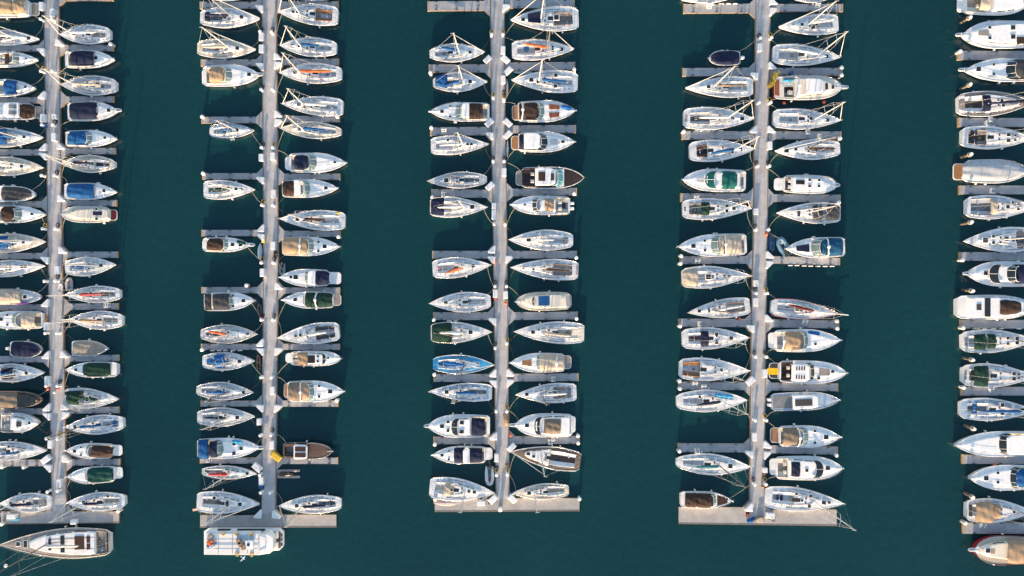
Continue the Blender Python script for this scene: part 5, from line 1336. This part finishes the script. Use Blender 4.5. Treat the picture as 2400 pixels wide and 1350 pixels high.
tarp(1805, 358, 5, 12, 'emerald', 0, "green cloth at the fourth pier's edge under the third right finger")
tarp(1757, 1221, 13, 10, 'royal', 20, "blue tarpaulin near the middle of the fourth pier's platform edge")
tarp(1766, 1217, 7, 12, 'blue', 10, "darker blue bag beside the blue tarpaulin on the fourth platform")
tarp(1780, 1217, 20, 12, 'tan', -8, "tan heap of gear at the foot of the fourth pier")
tarp(1752, 1205, 8, 12, 'maroon', 0, "reddish bin bag under the white corner box of the fourth platform")
tarp(1186, 984, 11, 30, 'tan', 6, "tan canvas heap on the right edge of the third pier")
tarp(646, 596, 10, 16, 'dkgrey', 0, "charcoal bundle on the second pier right of the upturned dinghy")
tarp(1791, 1110, 9, 18, 'brown', 0, "brown bundle on the fourth pier beside the black windowed yacht")
tarp(1181, 218, 7, 14, 'dkgrey', 0, "charcoal bundle on the third pier beside the lilac kayak")
tarp(1164, 1096, 9, 10, 'dkgrey', 0, "dark coil bundle above the lowest left pedestal of the third pier")
tarp(1188, 1090, 8, 9, 'taupe', 0, "brown coil bundle above the lowest right pedestal of the third pier")
tarp(1150, 1177, 12, 8, 'navy', 0, "navy bag on the third pier's platform beside the blue bag")

# power pedestals
def ped_mesh():
    m = MB(); m.box((0, 0, .04), (.5, .5, .08), 0, bev=.02); m.box((0, 0, .6), (.34, .34, 1.1), 0, bev=.06)
    c = MB(); c.cyl((0, 0), .30, 1.12, 1.32, 12, bev=.10)
    r = MB(); r.tube([(.36 * math.cos(a) * (1 - .01 * a), .75 + .36 * math.sin(a), .06 + .02 * a) for a in [i * .5 for i in range(40)]], .05, 5)
    return shared(m, "power_pedestal", [PILECAP]), shared(c, "pedestal_cap", [PILECAP]), shared(r, "hose_coil", [mat("yellow hose", (.45, .33, .08), .6, .2, 3)]), shared(r, "hose_coil", [mat("dark hose", (.025, .03, .04), .6, .2, 3)])
PED = ped_mesh()
PEDS = {'A': [(103, 49), (129, 49), (104, 170), (130, 170), (106, 295), (131, 295), (105.5, 413), (135, 413), (108, 537), (137, 537), (112, 659), (137, 658), (114, 780), (141, 780), (116, 903), (142, 903), (116.5, 1025), (142, 1026), (119, 1149), (142, 1147)],
        'B': [(613.5, 78), (640, 79), (616, 213), (642, 213), (617, 348), (643, 348), (618, 482), (643, 482), (616.5, 616), (644, 616), (616.5, 749), (643, 749), (616, 883), (640, 883), (614, 1018), (639, 1017), (613, 1110), (615, 1151), (637, 1152)],
        'C': [(1152, 85), (1179, 85), (1156, 232), (1181, 237), (1156, 380), (1181.5, 380), (1158.5, 526), (1184, 527), (1160, 671), (1187, 671), (1161, 815), (1188, 804), (1163, 962), (1188, 962), (1164, 1110), (1189, 1109)],
        'D': [(1778, 93), (1804, 92), (1775, 243), (1802, 243), (1772, 391), (1799, 391), (1768, 539), (1797, 539), (1768, 687), (1794, 687), (1767, 835), (1792, 835), (1766, 983), (1792, 983), (1765, 1132), (1791, 1132)]}
for k, lst in PEDS.items():
    cnt = {'left': 0, 'right': 0}
    for i, (x, y) in enumerate(lst):
        el, er = pier_edge(PL[k], y)
        side = 'left' if x < (el + er) / 2 else 'right'
        cnt[side] += 1
        v = P(x, y, ZD)
        o = link("power_pedestal", PED[0], None, v); link("pedestal_cap", PED[1], o)
        if random.random() < .75: link("hose_coil", PED[random.choice((2, 3))], o)
        tag(o, "white power pedestal, %s edge of the %s pier, %s from top" % (side, PIER[k], ORD[cnt[side]]), "pedestal", "power pedestals on the piers")
# mooring piles at the finger tips
def pile_mesh(h, r):
    m = MB(); m.cyl((0, 0), r, -2.0, h - .25, 12)
    c = MB(); c.cyl((0, 0), r + .05, h - .3, h + .1, 12, bev=.14)
    return shared(m, "mooring_pile", [mat("concrete pile", (.50, .47, .43), .8, .15, 2)]), shared(c, "pile_cap", [PILECAP])
PILE = pile_mesh(1.5, .30)
SHORT = {'A': 'leftmost', 'B': 'second', 'C': 'third', 'D': 'fourth', 'E': 'rightmost'}
PILES = [('A', 258, 102.5, "at the outer end of the leftmost pier's uppermost full right finger"), ('A', 276, 1198.5, "at the right end of the leftmost pier's platform"), ('A', 2, 1229, "at the left end of the leftmost pier's platform"),
         ('A', 3, 1095, "below the leftmost pier's last left finger, near the frame edge"), ('A', 54, 1096, "below the middle of the leftmost pier's last left finger"),
         ('B', 473, 273, "at the tip of the second pier's third left finger"), ('B', 790, 273, "at the tip of the second pier's third right finger"), ('B', 475, 406, "at the tip of the second pier's fourth left finger"),
         ('B', 792.5, 555, "at the tip of the second pier's fifth right finger"), ('B', 472.5, 820, "at the tip of the second pier's seventh left finger"), ('B', 789, 939, "at the tip of the second pier's eighth right finger"), ('B', 577, 669, "above the middle of the second pier's sixth left finger"),
         ('C', 1008.5, 170, "at the tip of the third pier's second left finger"), ('C', 1346, 162, "at the tip of the third pier's second right finger"), ('C', 1010.5, 299, "at the tip of the third pier's third left finger"),
         ('C', 1013, 462, "at the tip of the third pier's fourth left finger"), ('C', 1346, 454, "at the tip of the third pier's fourth right finger"), ('C', 1351, 604, "at the tip of the third pier's fifth right finger"),
         ('C', 1017, 750, "at the tip of the third pier's sixth left finger"), ('C', 1351.5, 747, "at the tip of the third pier's sixth right finger"), ('C', 1017.5, 878, "at the tip of the third pier's seventh left finger"),
         ('C', 1019, 1042, "at the tip of the third pier's eighth left finger"), ('C', 1355, 1022, "above the tip of the third pier's eighth right finger"), ('C', 1355.5, 1039, "below the tip of the third pier's eighth right finger"),
         ('C', 1019.5, 1171, "at the left end of the third pier's platform"), ('C', 1358.5, 1170, "at the right end of the third pier's platform"),
         ('D', 1973.5, 158, "above the tip of the fourth pier's second right finger"), ('D', 1973.5, 176, "below the tip of the fourth pier's second right finger"), ('D', 1603, 308, "at the tip of the fourth pier's third left finger"),
         ('D', 1970, 324, "at the tip of the fourth pier's third right finger"), ('D', 1967, 474.5, "at the tip of the fourth pier's fourth right finger"), ('D', 1597, 600, "above the tip of the fourth pier's fifth left finger"), ('D', 1595.5, 617.5, "below the tip of the fourth pier's fifth left finger"),
         ('D', 1594.5, 764.5, "at the tip of the fourth pier's sixth left finger"), ('D', 1962.5, 753, "above the tip of the fourth pier's sixth right finger"), ('D', 1963.5, 770, "below the tip of the fourth pier's sixth right finger"),
         ('D', 1593.5, 893.5, "above the tip of the fourth pier's seventh left finger"), ('D', 1594, 911.5, "below the tip of the fourth pier's seventh left finger"), ('D', 1593, 1058, "at the tip of the fourth pier's eighth left finger"), ('D', 1961.5, 1068, "at the tip of the fourth pier's eighth right finger"),
         ('E', 2252, 119.5, "at the tip of the rightmost pier's first finger"), ('E', 2257, 609.5, "at the tip of the rightmost pier's fourth finger"), ('E', 2259, 769, "at the tip of the rightmost pier's fifth finger"),
         ('E', 2260, 908.5, "at the tip of the rightmost pier's sixth finger"), ('E', 2264, 1226.5, "at the tip of the rightmost pier's eighth finger")]
for k, x, y, lab in PILES:
    v = P(x, y, 1.5)
    o = link("mooring_pile", PILE[0], None, (v.x, v.y, 0)); link("pile_cap", PILE[1], o)
    tag(o, "white capped pile " + lab, "pile", "white capped mooring piles")
TALL = pile_mesh(1.9, .36)
v = P(1172.5, 1195, 1.9); o = link("mooring_pile", TALL[0], None, (v.x, v.y, 0)); link("pile_cap", TALL[1], o)
tag(o, "white capped tall pile in the middle of the third pier's platform edge", "pile", "white capped mooring piles")
# leaning timber piles of the right edge
TPM = mat("old timber pile", (.13, .105, .08), .9, .3, 3)
for i, (x0, y0, x1, y1, up) in enumerate(((2249, 54, 2275, 40, 'under the beige seated cruiser'), (2250, 209, 2275, 197, 'above the teak decked sailboat'), (2251, 369, 2277, 361, 'above the silver tarpaulin boat'),
                                      (2252, 526, 2278, 520, 'above the bow-out large sailboat'), (2253, 679, 2281, 682, 'above the wide yacht with brown roof panel'), (2255, 838, 2281, 844, 'above the green bimini sailboat'),
                                      (2259, 996, 2284, 1006, 'above the smooth foredeck cruiser'), (2260, 1155, 2281, 1166, 'above the tan bimini sailboat'))):
    h = 3.6
    a = P(x0 + 1, y0, .0); b_ = P(x1, y1, h)
    m = MB(); m.tube([(0, 0, -1.5), tuple((b_ - a) * .5), tuple(b_ - a)], [.27, .25, .23], 9)
    o = m.build("timber_pile", [TPM], None, a)
    c = MB(); q = b_ - a; c.tube([tuple(q - Vector((0, 0, .12))), tuple(q + Vector((0, 0, .14)))], [.33, .30], 9); c.build("pile_cap", [PILECAP], o)
    r = MB(); q = (b_ - a) * .75; r.tube([(q.x + .38 * math.cos(t * .5), q.y + .38 * math.sin(t * .5), q.z + .02 * t) for t in range(26)], .05, 5); r.build("rope_turns", [ROPE], o)
    tag(o, "leaning timber pile %s at the right edge" % up, "pile", "leaning timber piles")
# white dock steps
STP = MB(); STP.box((0, -.28, .14), (.9, .28, .28), 0, bev=.02); STP.box((0, .02, .28), (.9, .3, .56), 0, bev=.02); STP.box((0, .33, .40), (.9, .28, .8), 0, bev=.02)
STM = shared(STP, "dock_steps", [PILECAP])
STT = MB(); STT.box((0, -.28, .285), (.6, .14, .02)); STT.box((0, .02, .565), (.6, .14, .02)); STT.box((0, .33, .805), (.6, .12, .02))
STTM = shared(STT, "step_tread", [mat("dark tread rubber", (.06, .065, .07), .8, .1, 3)])
for x, y, a, lab in ((1297, 888, 90, "third pier's seventh right finger"), (1041, 456, 90, "third pier's fourth left finger"), (1298, 1027, 90, "third pier's last right finger, upper of two"), (1290, 1035, 90, "third pier's last right finger, lower of two"), (1041, 308, 0, "third pier's third left finger"),
                     (1661, 15, 0, "fourth pier's first left finger"), (1915, 14, 0, "fourth pier's first right finger"), (1893, 310, 90, "fourth pier's third right finger, left of two"), (1920, 321, 90, "fourth pier's third right finger, right of two"), (1631, 465, 0, "fourth pier's fourth left finger"), (1634, 612, 0, "fourth pier's fifth left finger"),
                     (1640, 759, 90, "fourth pier's sixth left finger"), (1885, 755, 0, "fourth pier's sixth right finger"), (1628, 899, 0, "fourth pier's seventh left finger, left of two"), (1648, 907, 0, "fourth pier's seventh left finger, right of two"), (1633, 1055, 180, "fourth pier's eighth left finger"),
                     (491, 1077, 90, "second pier's last left finger"), (2320, 281, 90, "rightmost pier's second finger, right of two"), (2312, 290, 90, "rightmost pier's second finger, left of two"), (2324, 448, 90, "rightmost pier's third finger"), (2321, 913, 30, "rightmost pier's sixth finger"), (2301, 1231, 0, "rightmost pier's last finger"), (254, 715, 90, "leftmost pier's right finger under the red boomed sailboat")):
    o = link("dock_steps", STM, None, P(x, y, ZD), R(a)); link("step_tread", STTM, o)
    tag(o, "white mooring steps on the " + lab, "dock steps", "mooring steps on the fingers")
# coloured buoys and small clutter on the docks
def ball(px, py, r, c, z, label):
    m = MB(); rs = []
    for i in range(7):
        a = -math.pi / 2 + math.pi * i / 6
        rs.append([(max(.02, r * math.cos(a)) * math.cos(2 * math.pi * k / 10), max(.02, r * math.cos(a)) * math.sin(2 * math.pi * k / 10), r + r * math.sin(a)) for k in range(10)])
    m.rings(rs, 0, sm=True)
    v = P(px, py, z); o = m.build("buoy_fender", [paint(c)], None, v)
    e = MB(); e.tube([(0, 0, 2 * r - .03), (0, 0, 2 * r + .12)], .06, 6); e.build("eyelet", [RUBBER], o)
    tag(o, label, "buoy", "ball fenders about the docks")
for x, y, r, c, z, lab in ((114, 911, .30, 'orange', ZD, "orange ball fender on the leftmost pier's left edge"), (137, 911, .28, 'orange', ZD, "orange ball fender on the leftmost pier's right edge"), (128.5, 919, .26, 'white', ZD, "white ball fender between two orange ones on the leftmost pier"),
                           (1795, 549, .36, 'orange', ZD, "orange ball fender beside the navy tender on the fourth pier"), (1161.5, 699, .30, 'orange', ZD, "orange ball fender below the third pier's left dock box"), (1185, 710, .30, 'orange', ZD, "orange ball fender below the third pier's right dock box"),
                           (1197, 1019, .34, 'orange', ZD, "red orange ball fender by the third pier's last right finger"), (614, 744, .26, 'red', ZD, "red ball fender above a pedestal on the second pier's left edge"), (1836, 242, .32, 'orange', .3, "left red ball fender on the classic yacht's lower side"), (1929, 240, .36, 'orange', .3, "right red ball fender on the classic yacht's lower side"),
                           (1732, 748, .28, 'orange', .2, "red ball fender between the pale boomed sailboat and the sixth left finger"), (1695, 155, .24, 'orange', .2, "orange ball fender under the small navy covered motorboat"), (2329, 1089, .36, 'orange', .2, "red ball fender above the right edge boat with blue canopy"),
                           (611, 1203, .22, 'yellow', ZD, "yellow ball fender beside the second pier's left platform box"), (16, 1324, .34, 'white', .0, "white mooring buoy under the big yacht's leaning mast"), (1792, 832, .22, 'yellow', ZD, "yellow hose reel on the fourth pier's right edge"), (1786, 1139, .3, 'rust', ZD, "rust red coil on the fourth pier beside the long sailboat")):
    ball(x, y, r, c, z, lab)
def barrel(px, py, c, label):
    m = MB(); m.cyl((0, 0), .38, 0, .25, 12); m.cyl((0, 0), .40, .25, .85, 12); l = MB(); l.cyl((0, 0), .36, .85, .93, 12, bev=.03)
    o = m.build("barrel", [paint(c)], None, P(px, py, ZD)); l.build("lid", [paint('blue')], o); tag(o, label, "barrel", None)
barrel(614, 1139, 'royal', "blue barrel on the second pier's left edge under a white dock box")
barrel(1852, 174, 'navy', "navy tub at the edge of the fourth pier's second right finger")
def table():
    v = P(1780, 1217, ZD)
    root = empty("garden_table", (v.x, v.y, v.z)); tag(root, "pale wooden table on the fourth pier's end platform", "table")
    m = MB(); m.box((0, 0, .74), (.9, .9, .06), 0, .3, .02); m.build("tabletop", [mat("pale pine", (.5, .42, .34), .6, .2, 3)], root)
    for sx in (-.32, .32):
        for sy in (-.32, .32):
            q = MB(); q.box((sx, sy, .36), (.07, .07, .72)); q.build("leg", [WOOD], root)
table()
def bicycle():
    v = P(1808, 1218, ZD)
    root = empty("bicycle", (v.x, v.y, v.z), R(-15)); tag(root, "dark bicycle parked right of the square white box on the fourth platform", "bicycle")
    for x in (-.52, .52):
        w = MB(); w.tube([(x + .33 * math.cos(a), 0, .34 + .33 * math.sin(a)) for a in [i * math.pi / 8 for i in range(17)]], .03, 5, caps=False); w.build("wheel", [RUBBER], root)
    f = MB()
    for a, b_ in (((-.52, 0, .34), (-.15, 0, .85)), ((-.52, 0, .34), (-.05, 0, .32)), ((-.05, 0, .32), (.38, 0, .82)), ((-.15, 0, .85), (.38, 0, .82)), ((-.05, 0, .32), (-.18, 0, .95)), ((.52, 0, .34), (.36, 0, .98))): f.tube([a, b_], .025, 5)
    f.build("frame", [paint('dkgrey')], root)
    s = MB(); s.box((-.18, 0, .98), (.26, .14, .06), 0, bev=.02); s.build("saddle", [RUBBER], root)
    h = MB(); h.tube([(.28, -.28, 1.0), (.36, 0, 1.0), (.28, .28, 1.0)], .022, 5); h.build("handlebar", [STEEL], root)
bicycle()
def seated(px, py, label, shirt):
    """a person in a pale top sitting on a low stool"""
    v = P(px, py, ZD)
    root = empty("stool", (v.x, v.y, v.z)); 
    bpy.data.objects.remove(root)
def bush():
    v = P(1808, 190, ZD)
    root = empty("shrub", (v.x, v.y, v.z)); tag(root, "yellow green bush in a tub on the fourth pier beside the classic motor yacht", "shrub")
    t = MB(); t.box((0, 0, .3), (.9, 2.4, .6), 0, R(-22), .04); t.build("planter", [WOOD], root)
    st = MB(); rnd = random.Random(5)
    lf = [MB(), MB(), MB()]
    for i in range(26):
        a = rnd.uniform(-1.25, 1.25); b_ = rnd.uniform(-.5, .5)
        base = Vector((a * .36 + b_ * .5, a * .9, .55)); tip = Vector((a * .48 + b_ * 1.0 + rnd.uniform(-.15, .15), a * 1.25 + rnd.uniform(-.2, .2), 1.1 + rnd.uniform(0, .8) * (1 - abs(a) * .5)))
        st.tube([base, (base + tip) / 2 + Vector((0, 0, .1)), tip], [.03, .02, .008], 4)
        for j in range(58):
            p = base.lerp(tip, rnd.uniform(.25, 1.08)) + Vector((rnd.gauss(0, .13), rnd.gauss(0, .13), rnd.gauss(0, .13)))
            d = Vector((rnd.uniform(-1, 1), rnd.uniform(-1, 1), rnd.uniform(-.3, .9))).normalized(); e = d.cross(Vector((rnd.uniform(-1, 1), rnd.uniform(-1, 1), 1))).normalized()
            l, w_ = rnd.uniform(.09, .19), rnd.uniform(.03, .06)
            lf[rnd.choice((0, 0, 1, 2))].add([p, p + d * l * .5 + e * w_, p + d * l, p + d * l * .5 - e * w_], [(0, 1, 2, 3)])
    st.build("stem", [WOOD], root)
    for q, c in zip(lf, ((.42, .33, .03), (.22, .20, .03), (.55, .42, .06))): q.build("foliage", [mat("leaf %d" % int(c[0] * 100), c, .6, .2, 3)], root)
bush()
def gull():
    v = P(569.5, 1308, 6.0); m = MB()
    rs = []
    for x, r in ((-.38, .03), (-.25, .07), (-.05, .12), (.15, .11), (.28, .07), (.36, .08), (.43, .05), (.48, .015)):
        rs.append([(x, r * math.cos(a), r * .8 * math.sin(a)) for a in [k * math.pi / 4 for k in range(8)]])
    m.rings(rs, 0, sm=True, capb=True)
    for sg in (-1, 1):
        a = [(.16, sg * .08, .05), (.26, sg * .38, .16), (.10, sg * .75, .10), (-.10, sg * .95, .04), (-.02, sg * .62, .08), (-.04, sg * .36, .13), (-.08, sg * .08, .05)]
        m.add([(p[0], p[1], p[2]) for p in a] + [(p[0], p[1], p[2] - .025) for p in a], [tuple(range(7)) if sg > 0 else tuple(range(6, -1, -1)), tuple(range(13, 6, -1)) if sg > 0 else tuple(range(7, 14))] + [(i, (i + 1) % 7, 7 + (i + 1) % 7, 7 + i) for i in range(7)])
    m.add([(-.34, .06, 0), (-.60, .13, 0), (-.60, -.13, 0), (-.34, -.06, 0)], [(0, 1, 2, 3)])
    o = m.build("seagull", [mat("gull feathers", (.75, .76, .78), .8, .1, 3)], None, v, R(-38)); o.scale = (.85, .85, .85)
    tag(o, "white gull gliding over the water below the flat roofed ferry", "seagull")
    b_ = MB(); b_.tube([(.46, 0, 0), (.55, 0, -.02)], [.025, .006], 5); b_.build("beak", [paint('yellow')], o)
gull()
def ensign():
    v = P(455.5, 1195, 1.9)
    m = MB(); vs = [(i * .13 - .3, j * .22 - .22, .05 * math.sin(i * 1.1) + .05 * j) for i in range(8) for j in range(3)]
    m.add(vs, [(i * 3 + j, (i + 1) * 3 + j, (i + 1) * 3 + j + 1, i * 3 + j + 1) for i in range(7) for j in range(2)], 0, True)
    o = m.build("flag", [mat("faded red cloth", (.52, .30, .25), .8, .3, 4)], None, v, R(10)); tag(o, "faded red flag flying at the stern of the teak cockpit sailboat", "flag")
    p = MB(); p.tube([(.66, 0, -.75), (.66, 0, .25)], .02, 5); p.build("flagstaff", [STEEL], o)
ensign()

# dock side bumpers hanging along some fingers
BUMP = MB(); BUMP.box((0, 0, 0), (.85, .2, .34), 0, bev=.06); BMM = shared(BUMP, "dock_bumper", [FENDER])
for lab, pts in (("lower side of the second pier's seventh left finger", [(498, 821.5), (514, 821.5), (529, 821.5), (546, 821.5), (562, 821.5)]),
                 ("lower side of the fourth pier's fifth right finger", [(1852, 622), (1868, 622), (1885, 623), (1900, 623.5), (1917, 624), (1934, 624), (1950, 624)]),
                 ("upper side of the fourth pier's first left finger", [(1691, 9), (1707, 9), (1723, 9)]),
                 ("lower side of the rightmost pier's fifth finger", [(2284, 770.5), (2308, 770.5), (2328, 770.5), (2346, 770.5), (2388, 770.5)]),
                 ("upper side of the fourth pier's third left finger", [(1633, 306.5), (1646, 306.5), (1660, 306.5), (1674, 306.5), (1689, 306.5)]),
                 ("lower side of the third pier's sixth left finger", [(1053, 752), (1068, 752)])):
    for i, (x, y) in enumerate(pts):
        v = P(x, y, .42); o = link("dock_bumper", BMM, None, v); st = MB()
        tag(o, "%s white bumper along %s" % (ORD[i + 1], lab), "bumper", "white dock bumpers")

# ------------------------------------------------------------------ mooring ropes
ROPED = mat("dark wet rope", (.10, .085, .07), .9, .2, 6)
rr = random.Random(11)
for key, bl in BOATS.items():
    k, s = key
    if k == 'E': continue
    for b in bl:
        xs, ys, xb, yb, w = b.rowd
        ymid = (ys + yb) / 2
        if ymid < 5 or ymid > 1230: continue
        inward_bow = (xb > xs) == (s == 'L')
        u = .93 if inward_bow else .06
        peds = [p for p in PEDS[k] if (p[0] < sum(pier_edge(PL[k], p[1])) / 2) == (s == 'L')]
        p = min(peds, key=lambda q: abs(q[1] - ymid))
        up = 1 if p[1] < ymid else -1
        loc = Vector((b.x(u), up * b.flip * (b.hw(u) - .08), b.zd(u) + .06))
        a = b.root.location + Vector((loc.x * math.cos(b.ang) - loc.y * math.sin(b.ang), loc.x * math.sin(b.ang) + loc.y * math.cos(b.ang), loc.z))
        e = pier_edge(PL[k], p[1])[0 if s == 'L' else 1]
        q = P(e, p[1] + rr.uniform(-3, 3) + up * 2, ZD + .05)
        n = 9; pts = []
        for i in range(n + 1):
            t = i / n
            v = a.lerp(q, t); v.z -= .28 * math.sin(math.pi * t)
            side = (q - a).cross(Vector((0, 0, 1))).normalized()
            pts.append(v + side * .18 * math.sin(math.pi * t) * rr.uniform(.8, 1.1) - a)
        m = MB(); m.tube(pts, .032, 4)
        o = m.build("mooring_rope", [ROPE if rr.random() < .75 else ROPED], None, a)
        tag(o, "mooring rope of the %s boat down, %s side of the %s pier" % (ORD[b.no], SIDE[s], PIER[k]), "rope", "mooring ropes to the piers")
